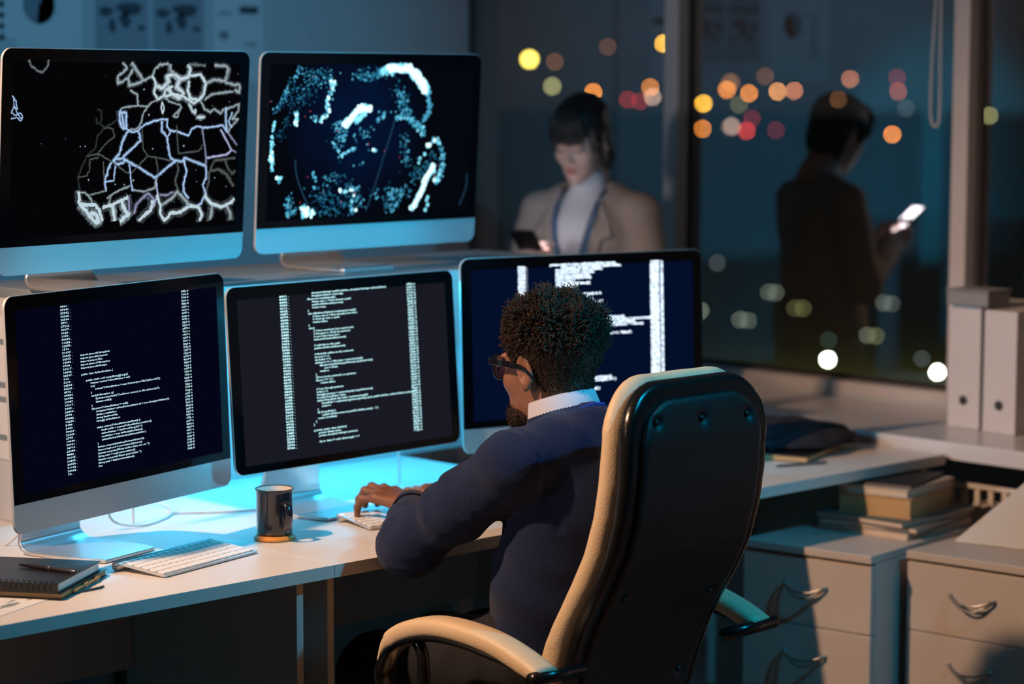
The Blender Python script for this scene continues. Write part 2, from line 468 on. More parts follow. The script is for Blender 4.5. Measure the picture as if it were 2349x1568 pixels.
rows = [[(-0.13+0.0, z), (-0.04, z), (-0.04, z+0.004), (-0.13, z+0.004)] for z in (0.02, 0.035, -0.10, -0.115, -0.13)]
poster('white wall sheet with a big grey pie chart, leftmost on the back wall', 3.60, 3.96, 1.66, 2.08,
       [('pie_chart', m_ink2, [circ(-0.0+0.037, 0.0, 0.052)]), ('pie_slice', m_ink, [circ(0.037, 0.0, 0.0525, 20, -100, 60)]),
        ('dots', m_ink, [circ(-0.085, 0.0-0.03*k, 0.010, 16) for k in range(4)]),
        ('printed_lines', m_ink2, rows)])
def mapmarks(s):
    return [('header_band', m_slate, [[(-0.085, 0.03), (0.085, 0.03), (0.085, 0.052), (-0.085, 0.052)], [(-0.085, 0.125), (0.085, 0.125), (0.085, 0.14), (-0.085, 0.14)]]),
            ('continents', m_ink, [blob(-0.055, -0.022, 0.024, 0.013, s), blob(-0.035, -0.063, 0.012, 0.02, s+1), blob(0.022, -0.012, 0.042, 0.018, s+2), blob(0.008, -0.045, 0.018, 0.022, s+3), blob(0.065, -0.068, 0.013, 0.009, s+4),
                                   blob(-0.05, 0.095, 0.024, 0.012, s+5), blob(0.025, 0.095, 0.04, 0.017, s+6)])]
poster('grey wall print of a world map, left one of the pair above the monitors', 4.007, 4.190, 1.730, 2.03, mapmarks(3), m_mapbg, 'pair of world map prints')
poster('grey wall print of a world map, right one of the pair above the monitors', 4.207, 4.388, 1.728, 2.03, mapmarks(3), m_mapbg, 'pair of world map prints')
poster('white wall sheet with small dark blocks, right of the world maps', 4.425, 4.610, 1.66, 2.0,
       [('dark_block', m_ink, [[(0.005, 0.03), (0.075, 0.03), (0.075, 0.052), (0.005, 0.052)]]),
        ('printed_lines', m_ink2, [blob(-0.055, -0.035, 0.02, 0.014, 9), blob(-0.05, 0.03, 0.03, 0.004, 12), blob(0.05, -0.06, 0.025, 0.005, 13), blob(-0.05, -0.10, 0.02, 0.008, 14)])])
poster('dark sheet pinned high on the back wall close to the window corner', 4.95, 5.2, 2.12, 2.42, [('printed_lines', m_ink2, [blob(0, 0, 0.08, 0.05, 4)])], m_mapbg)

# blind cord
bm = bmesh.new()
tube(bm, smooth_path([(5.395, 3.875, 2.44), (5.395, 3.876, 2.0), (5.392, 3.886, 1.7), (5.39, 3.884, 1.57), (5.39, 3.868, 1.545), (5.392, 3.858, 1.58), (5.395, 3.862, 1.8), (5.395, 3.868, 2.44)], 6), 0.0035, 8)
tag(from_bm('blind_cord', bm, m_cable, None, True), 'thin grey blind cord loop hanging beside the right window post', 'cord')

r = empty('stacking_chair', (4.42, 5.25, 0), -35*DEG, 'dark metal-legged chair far under the rear desks, only slanted legs visible', 'chair')
boxo('seat', (-0.2, 0.2, -0.2, 0.2, 0.43, 0.455), m_black, r, bevel=0.01)
boxo('backrest', (-0.2, 0.2, 0.19, 0.215, 0.50, 0.68), m_black, r, bevel=0.01)
for sx in (-1, 1):
    for sy in (-1, 1):
        tubeo('leg', [(sx*0.15, sy*0.15, 0.4295), (sx*0.22, sy*0.24, 0.001)], 0.011, m_black, r)
    tubeo('back_post', [(sx*0.17, 0.19, 0.4555), (sx*0.17, 0.202, 0.52)], 0.008, m_black, r)
# ---------------------------------------------------------------- drawer cabinets
def cabinet(label, px, py, ang, w_, top, ys):
    # local: +x into the cabinet, y along the front (0..ys*w_)
    r = empty('drawer_cabinet', (px, py, 0), ang, label, 'cabinet', 'white drawer cabinets by the window')
    a, b = (0, w_) if ys > 0 else (-w_, 0)
    D_ = 0.47
    boxo('cabinet_top', (-0.004, D_, a, b, top-0.018, top), m_cab, r)
    boxo('body', (0.018, D_-0.002, a+0.001, b-0.001, 0.04, top-0.0195), m_cab, r)
    boxo('plinth', (0.05, D_-0.03, a+0.02, b-0.02, 0, 0.04), m_black, r)
    z1 = top-0.0225
    for k in range(3):
        z0 = z1-0.160
        d = empty('drawer', (0, 0, 0)); d.parent = r
        fr = boxo('drawer_front', (0, 0.0175, a+0.0015, b-0.0015, z0, z1-0.0025), m_cab, r)
        bpy.data.objects.remove(d)
        fr.name = 'drawer'
        cy = (a+b)/2; cz = z0+0.088
        bmh = bmesh.new()
        P = [(0.0, cy+0.055, cz+0.008), (-0.012, cy+0.052, cz+0.006), (-0.024, cy+0.02, cz-0.006), (-0.024, cy-0.02, cz-0.006), (-0.012, cy-0.052, cz+0.006), (0.0, cy-0.055, cz+0.008)]
        tube(bmh, smooth_path(P, 5), 0.003, 8)
        P = [(0.0, cy+0.055, cz+0.008), (-0.010, cy+0.045, cz-0.006), (-0.019, cy+0.015, cz-0.020), (-0.019, cy-0.015, cz-0.020), (-0.010, cy-0.045, cz-0.004), (0.0, cy-0.055, cz+0.008)]
        tube(bmh, smooth_path(P, 5), 0.0025, 8)
        from_bm('handle', bmh, m_steel, fr, True)
        z1 = z0
    return r
cabinet('white drawer cabinet half in the chair shadow, left of the pair', 4.342, 3.265, 7*DEG, 0.345, 0.600, 1)
cabinet('white drawer cabinet with a pale sheet on top, right of the pair', 4.462, 3.256, 5*DEG, 0.345, 0.600, -1)

# ---------------------------------------------------------------- books on the cabinet
def book(name, label, cat, cx, cy, z0, lx, ly, t, rz, cover, pages, soft=False, group=None):
    r = empty(name, (cx, cy, z0), rz, label, cat, group)
    c = 0.0025 if not soft else 0.0008
    bm = bmesh.new()
    box(bm, -lx/2, lx/2, -ly/2, ly/2, 0, c); box(bm, -lx/2, lx/2, -ly/2, ly/2, t-c, t)
    box(bm, lx/2-c, lx/2, -ly/2, ly/2, c, t-c)
    from_bm('cover', bm, cover, r)
    boxo('pages', (-lx/2+0.003, lx/2-c-0.0004, -ly/2+0.003, ly/2-0.003, c+0.0002, t-c-0.0002), pages, r, bevel=0)
    return r
m_pagetan = mat('tan_page_edges', (0.50, 0.32, 0.15), 0.8, var=0.1, vscale=60)
m_pagecream = mat('cream_page_edges', (0.60, 0.50, 0.40), 0.8)
m_coverg = mat('grey_cover', (0.16, 0.17, 0.18), 0.6)
m_covert = mat('teal_grey_cover', (0.10, 0.14, 0.16), 0.6)
m_coverw = mat('pale_cover', (0.50, 0.44, 0.39), 0.6)
bz = 0.6005
bk = [('magazine', 'pale magazine at the bottom of the stack on the cabinet', 'magazine', 0.30, 0.25, 0.017, -2, m_coverw, m_pagecream, True),
      ('magazine', 'thin grey magazine just above the bottom one of the stack', 'magazine', 0.30, 0.26, 0.012, 3, m_coverg, m_pagecream, True),
      ('magazine', 'teal-grey magazine right under the thick tan-edged book', 'magazine', 0.31, 0.25, 0.012, -5, m_covert, m_pagecream, True),
      ('book', 'thick book with tan page edges in the stack on the cabinet', 'book', 0.24, 0.19, 0.050, 4, m_pagetan, m_pagetan, False),
      ('book', 'cream book lying on the thick tan-edged book', 'book', 0.24, 0.185, 0.020, 2, m_coverw, m_pagecream, False),
      ('book', 'black book on the very top of the stack on the cabinet', 'book', 0.22, 0.16, 0.008, 9, m_black, m_pagecream, False)]
for nm, lb, ct, lx, ly, t, rz, cv, pg, sf in bk:
    book(nm, lb, ct, 4.685, 3.455, bz, lx, ly, t, rz*DEG+7*DEG, cv, pg, sf, 'books and magazines stacked on the cabinet'); bz += t+0.0004
# pale sheet leaning on the second cabinet
bm = bmesh.new()
pts = [(4.62, 3.235, 0.6015), (4.665, 3.02, 0.6015), (4.93, 2.93, 0.72), (4.90, 3.215, 0.72)]
a = [bm.verts.new(p) for p in pts]; b = [bm.verts.new((p[0], p[1], p[2]+0.004)) for p in pts]
for k in range(4): bm.faces.new((a[k], a[(k+1) % 4], b[(k+1) % 4], b[k]))
bm.faces.new(a[::-1]); bm.faces.new(b)
tag(from_bm('folder', bm, m_paper), 'pale folder leaning on the right cabinet against the sill edge', 'folder')

# radiator grille under the sill
r = empty('radiator', (4.99, 3.2, 0.12), 0, 'white radiator with a grid front under the window sill', 'radiator')
boxo('radiator_body', (0, 0.07, -0.9, 0.9, 0, 0.50), m_frame, r)
bm = bmesh.new()
for k in range(45): box(bm, -0.008, 0, -0.9+k*0.04, -0.885+k*0.04, 0.02, 0.55)
for k in range(6): box(bm, -0.012, -0.0085, -0.9, 0.9, 0.04+k*0.1, 0.052+k*0.1)
from_bm('grille', bm, m_white, r)
for y in (-0.7, 0.7): boxo('foot', (0.01, 0.06, y-0.02, y+0.02, -0.12, 0), m_white, r)

# ---------------------------------------------------------------- box files on the sill
def boxfile(label, x, y, h=0.312, rz=0, wd=0.098):
    r = empty('box_file', (x, y, 0.7785), rz, label, 'box file', 'white box files on the window sill')
    boxo('case', (0, 0.24, -wd/2, wd/2, 0, h), m_frame, r, bevel=0.002)
    bm = bmesh.new(); lathe(bm, [(0.0105, 0), (0.0125, 0.0015), (0.0105, 0.0025)], 24)
    o = from_bm('ring_pull', bm, m_black, r, True); o.rotation_euler = (0, -90*DEG, 0); o.location = (-0.0002, 0.0, 0.072)
    bm = bmesh.new(); lathe(bm, [(0.0095, 0), (0.0095, 0.0028)], 24)
    o = from_bm('finger_hole', bm, m_gasket, r); o.rotation_euler = (0, -90*DEG, 0); o.location = (-0.0002, 0.0, 0.072)
    return r
boxfile('white box file on the sill, leftmost of the two, clip on top', 5.145, 3.588, 0.318, 0)
boxfile('white box file on the sill, right of the two at the photo edge', 5.125, 3.466, 0.312, 0)
r = empty('grey_clip_box', (5.17, 3.555, 1.0968), 0, 'small grey box lying across the tops of the white box files', 'box')
boxo('box_body', (-0.05, 0.05, -0.052, 0.075, 0, 0.036), mat('grey_plastic', (0.26, 0.26, 0.27), 0.6), r, bevel=0.004)
boxo('lid', (-0.052, 0.052, -0.054, 0.077, 0.0365, 0.042), mat('grey_plastic', (0.26, 0.26, 0.27), 0.6), r, bevel=0.002)

# ================================================================ OUTSIDE
g = boxo('ground', (8, 420, -200, 420, -6.3, -6.0), mat('dark_lawn', (0.10, 0.11, 0.04), 0.95, var=0.5, vscale=0.2), bevel=0, kind='structure')
_dirs = {}
def cray(px, py, t):
    return Vector((0, 0, CAM_Z)) + (_fw + _rt*((px-1174.5)/5546.19) - _up*((py-784)/5546.19))*t
NIGHT_LIGHTS = [
    (64.44, 64.81, 2.36, 28, 'yellow', 3.2, 'large bright yellow night light high left of the woman'),
    (63.59, 62.63, 2.25, 17, 'brown', 0.35, 'faint brown night light just right of the bright yellow one'),
    (64.82, 67.89, 1.34, 23, 'olive', 0.5, 'olive night light half hidden by the upper right monitor'),
    (64.05, 63.21, 1.36, 25, 'olive', 0.8, "olive green night light above the woman's head"),
    (64.09, 61.15, 1.16, 23, 'orange', 1.2, "orange night light touching the top of the woman's hair"),
    (68.52, 64.62, 2.87, 16, 'brown', 0.25, 'dim brown night light high above the woman'),
    (76.26, 68.7, 3.11, 23, 'amber', 1.6, 'amber night light cut by the window post near the photo top'),
    (74.33, 67.67, 1.29, 22, 'orange', 0.8, 'orange night light above the white one beside the window post'),
    (73.95, 67.19, 0.9, 23, 'pinkwhite', 0.6, 'whitish night light overlapping the orange one by the post'),
    (66.8, 61.95, 0.87, 22, 'red', 0.28, "dim red night glow right of the woman's hair"),
    (70.86, 65.05, 0.76, 22, 'red', 0.28, 'dim red night glow against the whitish light by the post'),
    (69.48, 60.53, 0.72, 24, 'amber', 1.5, 'amber night light cut by the dark left edge of middle window'),
    (68.99, 58.78, 1.5, 27, 'brown', 0.6, 'dim brownish orange light behind the upper orange cluster'),
    (68.06, 58.16, 1.25, 24, 'orange', 1.0, 'orange night light second from the left in middle window'),
    (69.97, 58.71, 1.11, 23, 'orange', 1.05, 'orange night light in the middle of the left cluster'),
    (78.46, 66.38, 0.56, 20, 'olive', 0.22, 'faint olive light below the orange cluster of the middle window'),
    (78.1, 64.68, 1.75, 22, 'brown', 0.3, 'dim brown night light above the orange pair'),
    (78.15, 64.04, 1.13, 23, 'peach', 1.0, 'orange light, left of the touching pair in the middle window'),
    (78.56, 63.5, 1.16, 23, 'salmon', 0.8, 'salmon light, right of the touching pair in the middle window'),
    (68.38, 59.6, -0.2, 23, 'orange', 0.9, 'orange light cut by the post under the amber one'),
    (70.57, 60.08, -0.15, 26, 'pinkwhite', 0.75, 'pinkish white light beside the red glow'),
    (75.08, 62.83, 0.06, 23, 'darkred', 0.3, 'dark red glow above the brighter red light'),
    (76.19, 64.03, -0.46, 24, 'red', 0.8, 'bright red light under the orange cluster'),
    (78.58, 64.45, -0.47, 22, 'darkred', 0.28, 'faint dark red glow right of the red light'),
    (81.27, 62.71, 1.65, 22, 'salmon', 0.6, 'salmon night light above the head in the reflection'),
    (70.7, 55.08, 0.91, 22, 'brown', 0.3, 'dim brown light at the top of the reflected head'),
    (79.09, 58.68, 1.71, 21, 'darkred', 0.3, 'dim red light above the brick red one at right'),
    (79.94, 59.25, 1.15, 21, 'brick', 0.55, 'brick red night light at right of the middle window'),
    (77.94, 57.37, 0.52, 20, 'grey', 0.12, 'faint grey light below the brick red one'),
    (73.2, 54.48, -0.39, 22, 'orange', 1.2, 'orange light beside the reflected face'),
    (48.74, 38.17, -5.47, 25, 'white', 6.0, 'brilliant white garden light low in the middle window'),
    (48.19, 34.38, -5.41, 25, 'white', 6.0, 'brilliant white garden light in the lower right window corner'),
    (51.7, 40.47, -5.37, 22, 'green', 0.12, 'faint green light above the left brilliant white one'),
    (49.6, 41.84, -4.77, 22, 'cream', 0.35, 'cream garden light low at the left, left half of its pair'),
    (47.81, 40.05, -4.54, 22, 'cream', 0.3, 'cream garden light low at the left, right half of its pair'),
    (45.47, 39.63, -4.1, 22, 'cream', 0.5, 'cream garden light peeking past the right monitor'),
    (50.48, 41.58, -4.07, 23, 'cream', 0.28, 'pale garden light above the left cream pair, left one'),
    (48.53, 39.73, -3.84, 22, 'cream', 0.3, 'pale garden light above the left cream pair, right one'),
    (50.79, 40.91, -4.47, 24, 'olive', 0.25, 'olive garden light, left of the pair at the reflected waist'),
    (50.73, 40.59, -4.45, 23, 'olive', 0.3, 'olive garden light, right of the pair at the reflected waist'),
    (50.09, 37.45, -4.05, 23, 'cream', 0.3, 'pale garden light right of the reflected waist, left one'),
    (49.62, 36.85, -4.0, 23, 'cream', 0.22, 'pale garden light right of the reflected waist, right one'),
    (50.31, 38.12, -4.95, 23, 'cream', 0.35, 'yellowish garden light under the pale pair, left one'),
    (49.39, 37.14, -4.83, 23, 'olive', 0.4, 'yellowish garden light under the pale pair, right one'),
    (45.01, 38.71, -2.83, 22, 'grey', 0.12, "faint grey light near the middle window's left edge"),
    (49.36, 35.69, -5.28, 22, 'grey', 0.12, 'faint grey light near the lower right brilliant white one'),
    (84.41, 57.89, 0.16, 23, 'olive', 0.6, 'olive light at the left edge of the right window'),
]
MAP_LINES = [[3.0,0.3,0,-2636,4120,-2561,3991,-2411,3903,-2272,3884,-2198,3960,-2136,4114],[1.8,0.9,1,-3015,3437,-2913,3339,-2875,3176,-2984,3226,-3021,3112,-2913,3069,-2814,3110,-2745,3028,-2785,2963,-2895,3029,-3026,2998],[1.8,0.8,1,-2977,3388,-2943,3225,-2864,3094,-2756,2979],[5,0.7,0,-274,4087,-147,3969,-278,3866,-388,3815,-391,3663,-293,3697,-94,3782],[5,0.7,0,-39,4088,152,3885,297,3731,161,3680,-87,3629,-107,3782,-10,3952],[4.5,0.6,0,297,3731,523,3817,586,3955,698,4041,954,4053],[5,0.75,0,523,3817,622,3680,585,3473,685,3335,822,3403,909,3541,1093,3610],[6,0.85,0,648,3628,813,3576,971,3714,919,3818,1128,3853,1275,3749,1188,3610,1384,3470,1294,3366,1029,3472,976,3610],[6,0.85,0,1275,3749,1510,3819,1550,3959,1497,4063],[6,0.8,0,1557,3819,1843,3855,1998,3680,1960,3468,1822,3328,1580,3365,1500,3540,1539,3715],[5,0.7,0,1128,3853,1006,3957,1001,4060],[4,0.45,0,1498,4056,1979,4031],[5,0.6,0,1998,3680,2237,3750,2533,3715,2618,3963,2516,4034,2222,4032],[5,0.6,0,2534,3697,2785,3644,2959,3644,2969,3465,2815,3537],[4,0.55,0,1968,3328,2204,3450,2546,3484,2793,3501],[5,0.8,0,822,3403,1101,3454,1388,3401,1682,3259,1869,3363],[4,0.6,0,-60,3527,126,3458,172,3235],[3,0.55,0,-315,3154,-136,3203,173,3228,436,3206,547,3301,708,3335],[3,0.5,0,436,3206,326,3096,266,2891,157,2772,-48,2741],[4,0.95,1,-305,3136,-305,2932,-231,2795,-126,2776,-140,3084,-267,3102,-186,2794],[3.5,0.8,1,-126,2776,22,2705,182,2720,337,2838,566,2904,820,2946,984,2951,968,2795,1066,2724,1280,2685,1571,2610,1659,2750,1801,2800,1997,2762,2289,2776,2533,2808,2666,2645],[3,0.7,0,822,3403,1038,3298,1300,3244,1351,3174,1168,3053,1123,3002,1242,2983,1327,3192],[3,0.8,0,803,3300,786,3179,838,3057,870,3178,803,3300],[4,0.85,0,1538,3260,1641,3119,1740,3048,1735,3153],[5,0.9,0,1792,2977,1986,2975],[4,0.7,0,1871,3328,1977,3151,2151,3079,2269,3149,2447,3041,2516,3129,2761,3180,2981,3250,2941,3071,2774,2930,2974,2928,2735,2752,2666,2645],[4,0.95,1,2612,3181,2599,2968,2650,2663],[3,0.8,1,2791,3073,2677,2895,2784,2751],[3.5,0.9,1,-61,2741,-220,2521,-277,2283,-451,2133,-558,1999,-637,1745,-597,1539],[3.5,0.9,1,206,2702,269,2529,104,2412,-175,2229,-169,2092,-381,2080,-430,2167,-174,2195],[3.5,0.95,1,-173,2177,238,1995,688,1773,1238,2108,1429,2085,1474,2155,2087,1973],[3.5,0.9,1,821,2918,831,2710,978,2586,1038,2323,1093,2164,1238,2108],[3,0.8,1,1066,2706,991,2603],[3,0.7,2,1939,2763,2014,2443,2088,2140,2087,1973],[3.5,0.8,2,2103,2140,2666,2198,2810,2284,2464,2720],[3,0.6,2,2810,2284,2938,2227],[3,0.7,2,2691,2645,2954,2389],[1.8,0.22,3,-896,3159,-784,3141,-795,2871,-894,2889,-912,3007],[1.8,0.22,3,-795,2871,-703,2802,-874,2635,-918,2399,-1124,2251,-1247,2035,-1340,1835,-1272,1563],[1.8,0.25,3,-703,2802,-479,2781,-427,2627,-689,2462,-852,2296,-835,2211,-1055,2182,-1047,1996,-1108,1862,-1327,1835],[2,0.4,3,-1124,2251,-838,2296,-451,2116,-79,1900,58,1896,458,2214,669,2192,1095,2111],[1.8,0.22,3,-404,3137,-374,2967,-527,2867,-703,2802],[1.8,0.25,3,294,2787,336,2372,458,2231],[2,0.3,3,1226,2826,1302,2247,1876,2287,1967,2409],[2,0.35,3,668,2209,758,1980,759,1771],[2,0.4,3,-698,2139,-659,1746],[2.8,0.8,1,-659,1729,-412,1745,-380,2046],[3,0.8,1,-18,2070,42,1758,98,1515],[3.5,0.7,0,-1272,1546,-1140,1541,-1002,1417,-954,1313],[2.8,0.5,3,-1027,1486,-598,1556],[3,0.6,0,-468,1466,-246,1561,24,1638],[3,0.6,0,97,1549,398,1504,675,1564,735,1772],[3.5,0.75,2,713,1738,775,1421,691,1214,422,981],[3,0.4,3,1286,2089,1319,1895,1235,1686,1340,1471],[4,0.8,1,1451,2138,1549,1888,1475,1643,1484,1466,1636,1319],[4,0.8,1,2087,1973,2109,1730,2009,1590,2116,1408,1981,1199,1838,1133],[7,0.75,0,-1316,1564,-1285,1326,-1085,1284,-886,1294,-770,1186,-672,960],[8,0.85,0,-1284,1309,-1080,1148,-895,970,-760,929,-856,1105,-990,1127],[7,0.8,0,-683,1234,-459,1260,-192,1353,-12,1415],[8,0.85,0,-413,1241,-356,945],[8,0.9,0,-192,1353,-91,1141,26,1067,-218,922],[5,0.6,2,-12,1415,20,1206,2,1103],[5,0.5,2,141,1062,224,1267,493,1466,686,1319,554,1150],[7,0.8,0,639,1321,602,1113,421,1016,286,917],[7,0.75,0,752,1422,856,1208,864,1032,989,886,1170,1054,1409,1044,1644,1159,1936,1129],[6,0.7,0,879,1207,1157,1337,1316,1472,1491,1324,1667,1176],[7,0.75,0,1936,1129,2017,983,1975,842],[7,0.75,0,2069,1374,2275,1187,2576,1104,2870,1201,2941,1270],[7,0.7,0,2302,1151,2268,865],[7,0.7,0,2725,1116,2832,985,2840,840],[3,0.3,3,2190,1870,2179,1621,2115,1444],[4,0.45,3,2215,1869,2434,1899,2688,1784,2902,1525],[3,0.4,3,2621,2109,2678,1964,2838,1780,2934,1849],[3,0.3,3,2214,1887,2326,2081,2919,2120],[3,0.5,0,-578,1401,-468,1466,-528,1297],[4,0.5,2,822,1419,1058,1411,1197,1476]]
MAP_DOTS = [(-2278,2517),(305,3550),(457,3043),(591,2360),(1437,2402),(1799,1899),(1836,1660),(102,1739),(605,1549),(-137,1661),(2207,3213),(2680,3288),(2620,3484),(2897,3865),(-378,1676),(-1070,1786),(2345,1723),(1231,1263),(2677,1532),(-1184,2445),(-1682,2599),(-1307,2441)]
GLOBE_DOTS = [[60,7.1,1.2,3,0.55,-2182,3995,-2314,3815,-2489,3565,-2553,3422,-2705,3209,-2836,3031],[70,20.0,1.2,3,0.5,-2085,3887,-1754,3816,-1520,3853,-1278,3745],[90,26.7,1.0,2.4,0.35,-1745,3600,-2020,3456,-2201,3313,-2521,3207],[60,7.1,1.8,4,0.9,-1279,3781,-1178,3636,-1313,3454,-1398,3237,-1365,3018,-1572,2875,-1857,2914],[10,5.3,3,4.5,1,-2213,3044,-2247,2738],[70,4.4,1.5,3.5,0.8,-2838,2853,-2887,2567,-2897,2245,-2889,2030,-2856,1778],[20,4.4,3,4.5,1,-2894,2174,-2897,1995],[6,4.4,3,5,0.9,-2760,1650,-2597,1609],[35,11.1,1,2.2,0.3,-2645,2850,-2416,2884,-2727,2601,-2584,2455],[60,12.5,1.5,3,0.5,-608,3819,-315,3783,-24,3857,269,3931],[80,9.8,2.5,4.5,0.8,120,3931,416,3969,662,4044],[260,7.1,5,9,1,412,4043,663,4026,965,4008,1175,3860,1389,3672,1552,3484],[60,6.2,1.5,3.5,0.6,1580,3446,1644,3220,1630,2993,1484,2843],[70,15.6,1.5,3,0.5,636,3561,846,3374,858,3149,1019,2960],[50,7.1,2,4,0.65,668,2926,971,2923,1230,2808,1417,2655,1502,2502],[120,4.4,4,7,1,-850,2757,-710,2866,-571,3012,-381,3121,-111,3100],[40,3.6,4,6,0.8,-563,2828,-396,2918,-280,3046],[60,13.3,1.5,3,0.6,-1091,2760,-942,2649,-883,2427,-1171,2395],[25,3.6,2,3.5,0.7,-1195,2396,-1066,2210,-916,2079,-727,2185,-535,2237],[20,17.8,1.5,3,0.5,-748,2646,-500,2532,-161,2601],[12,6.2,2,3.5,0.7,115,3024,464,3003,74,2839,220,2912],[5,1.8,3,5,0.9,-19,2209,82,2170],[5,8.9,2,3,0.5,-1202,2030,-322,1862,-147,2323],[30,11.1,1.5,3,0.5,891,2511,929,2247,1070,1980,933,1682],[50,6.2,2,3.5,0.7,1816,2421,2032,2265,2151,1995,2114,1728,1972,1464],[14,6.2,4,5.5,1,1842,2421,1620,2216,1410,1821,2068,1614,1682,1070,1667,860],[160,3.6,4,7,1,1849,1811,1754,1661,1609,1474,1518,1247,1375,1023,1231,838],[60,17.8,1.5,2.5,0.45,1783,2079,1698,1738,1397,1594,1188,1675],[50,10.7,1.5,3,0.55,-1513,1488,-1185,1625,-795,1541,-492,1310,-384,1083,-233,1003],[140,22.2,1.5,2.6,0.4,-1645,1235,-1359,1226,-967,1065,-676,1055,-472,862,-1536,901,-1149,813],[10,4.4,3.5,5,1,-954,1305,-492,1310,-667,869,-401,916],[60,6.2,3,5,0.9,-2013,992,-1867,877,-1958,807,-1629,868],[40,9.8,1.5,3.5,0.6,-2349,1222,-2386,969,-2427,825,-2198,926],[60,15.6,1.5,3,0.5,4,1219,500,1279,718,932,420,867,960,1151,1105,1298],[14,7.1,3,4,0.6,499,1298,719,913,1003,1301,131,1159],[6,4.4,3,4,0.7,-1735,1695,-1651,1382]]
GLOBE_RED = [(-1801,3816),(-1317,3545),(-1061,2632),(-147,2323),(-1875,1637),(-2063,1085),(-1999,2952),(-1864,3066),(-1433,1295),(1980,1800),(-2364,1004),(-2389,805),(-514,1254),(1889,1562),(-895,1063),(790,2017),(-2969,3281),(331,2165)]
GLOBE_ARCS = [[(-2228,2016),(-2209,1798),(-2129,1542),(-1976,1246),(-1825,1022)],[(643,2926),(490,2480),(270,1886),(50,1293),(-151,832)],[(2913,1592),(2904,1282),(2715,862)]]
LCOL = {'yellow': (1.0, 0.72, 0.10), 'amber': (1.0, 0.50, 0.04), 'orange': (1.0, 0.30, 0.04), 'peach': (1.0, 0.40, 0.12), 'salmon': (0.85, 0.27, 0.12),
        'olive': (0.50, 0.46, 0.18), 'brown': (0.45, 0.18, 0.07), 'pinkwhite': (0.85, 0.55, 0.42), 'red': (0.85, 0.05, 0.04), 'darkred': (0.5, 0.04, 0.04),
        'brick': (0.7, 0.14, 0.06), 'grey': (0.4, 0.45, 0.45), 'white': (1.0, 0.98, 0.85), 'green': (0.3, 0.55, 0.45), 'cream': (0.55, 0.60, 0.45)}
m_pole = mat('dark_lamp_post', (0.02, 0.02, 0.02), 0.6)
for x, y, z, rp, cn, st, lab in NIGHT_LIGHTS:
    dist = Vector((x, y, z-CAM_Z)).dot(_fw)
    src = max(3.2, rp-20.0)                       # lamp radius seen without blur, pixels
    rad = src*dist/5546.19
    gain = ((20.6+src*0.2)/src)**2
    post = empty('outdoor_lamp', (x, y, -6.0), 0, lab, 'night light', 'night lights outside the windows')
    tubeo('post', [(0, 0, 0), (0, 0, z+6.0-rad*0.9)], rad*0.18, m_pole, post, 6)
    bm = bmesh.new(); bmesh.ops.create_uvsphere(bm, u_segments=16, v_segments=10, radius=rad, matrix=Matrix.Translation((0, 0, z+6.0)))
    from_bm('lamp_globe', bm, emat('night_%s_%03d' % (cn, int(st*100)), LCOL[cn], st*gain*(0.5 if z < -3 and cn != 'white' else 1.0)), post, True)
for p_, e_ in (((44.0, 34.5, -1.5), 900), ((47, 31.5, -1.5), 900)):  # added lights that brighten the lawn, separate from the lamp globes
    l = bpy.data.lights.new('lawn_fill', 'POINT'); l.energy = e_; l.color = (1.0, 0.85, 0.35); l.shadow_soft_size = 0.5
    o = bpy.data.objects.new('lawn_fill', l); COL.objects.link(o); o.location = p_

# ================================================================ MONITORS
def text_mesh(lines, x0, ytop, pitch, cw, hh, weight=0.0):
    """lines -> one flat mesh in the screen plane (x right, y up), monospaced line lengths"""
    vs = []; fs = []
    cd = bpy.data.curves.new('t', 'FONT'); ob = bpy.data.objects.new('t', cd); COL.objects.link(ob)
    cd.resolution_u = 1; cd.size = 1; cd.offset = weight
    for k, ln in enumerate(lines):
        body = ln.strip()
        if not body: continue
        ind = len(ln)-len(ln.lstrip())
        cd.body = body
        dg = bpy.context.evaluated_depsgraph_get(); dg.update()
        me = bpy.data.meshes.new_from_object(ob.evaluated_get(dg))
        n = len(me.vertices)
        if n:
            co = np.empty(n*3, np.float32); me.vertices.foreach_get('co', co); co = co.reshape(-1, 3)
            wdt = max(co[:, 0].max(), 1e-3)
            sx = cw*len(body)/wdt
            b = len(vs)
            for c in co: vs.append((x0+ind*cw+c[0]*sx, ytop-(k+1)*pitch+0.0012+c[1]*hh, 0))
            for p in me.polygons: fs.append([b+i for i in p.vertices])
        bpy.data.meshes.remove(me)
    bpy.data.objects.remove(ob); bpy.data.curves.remove(cd)
    me = bpy.data.meshes.new('screen_text'); me.from_pydata(vs, [], fs); me.update()
    return me

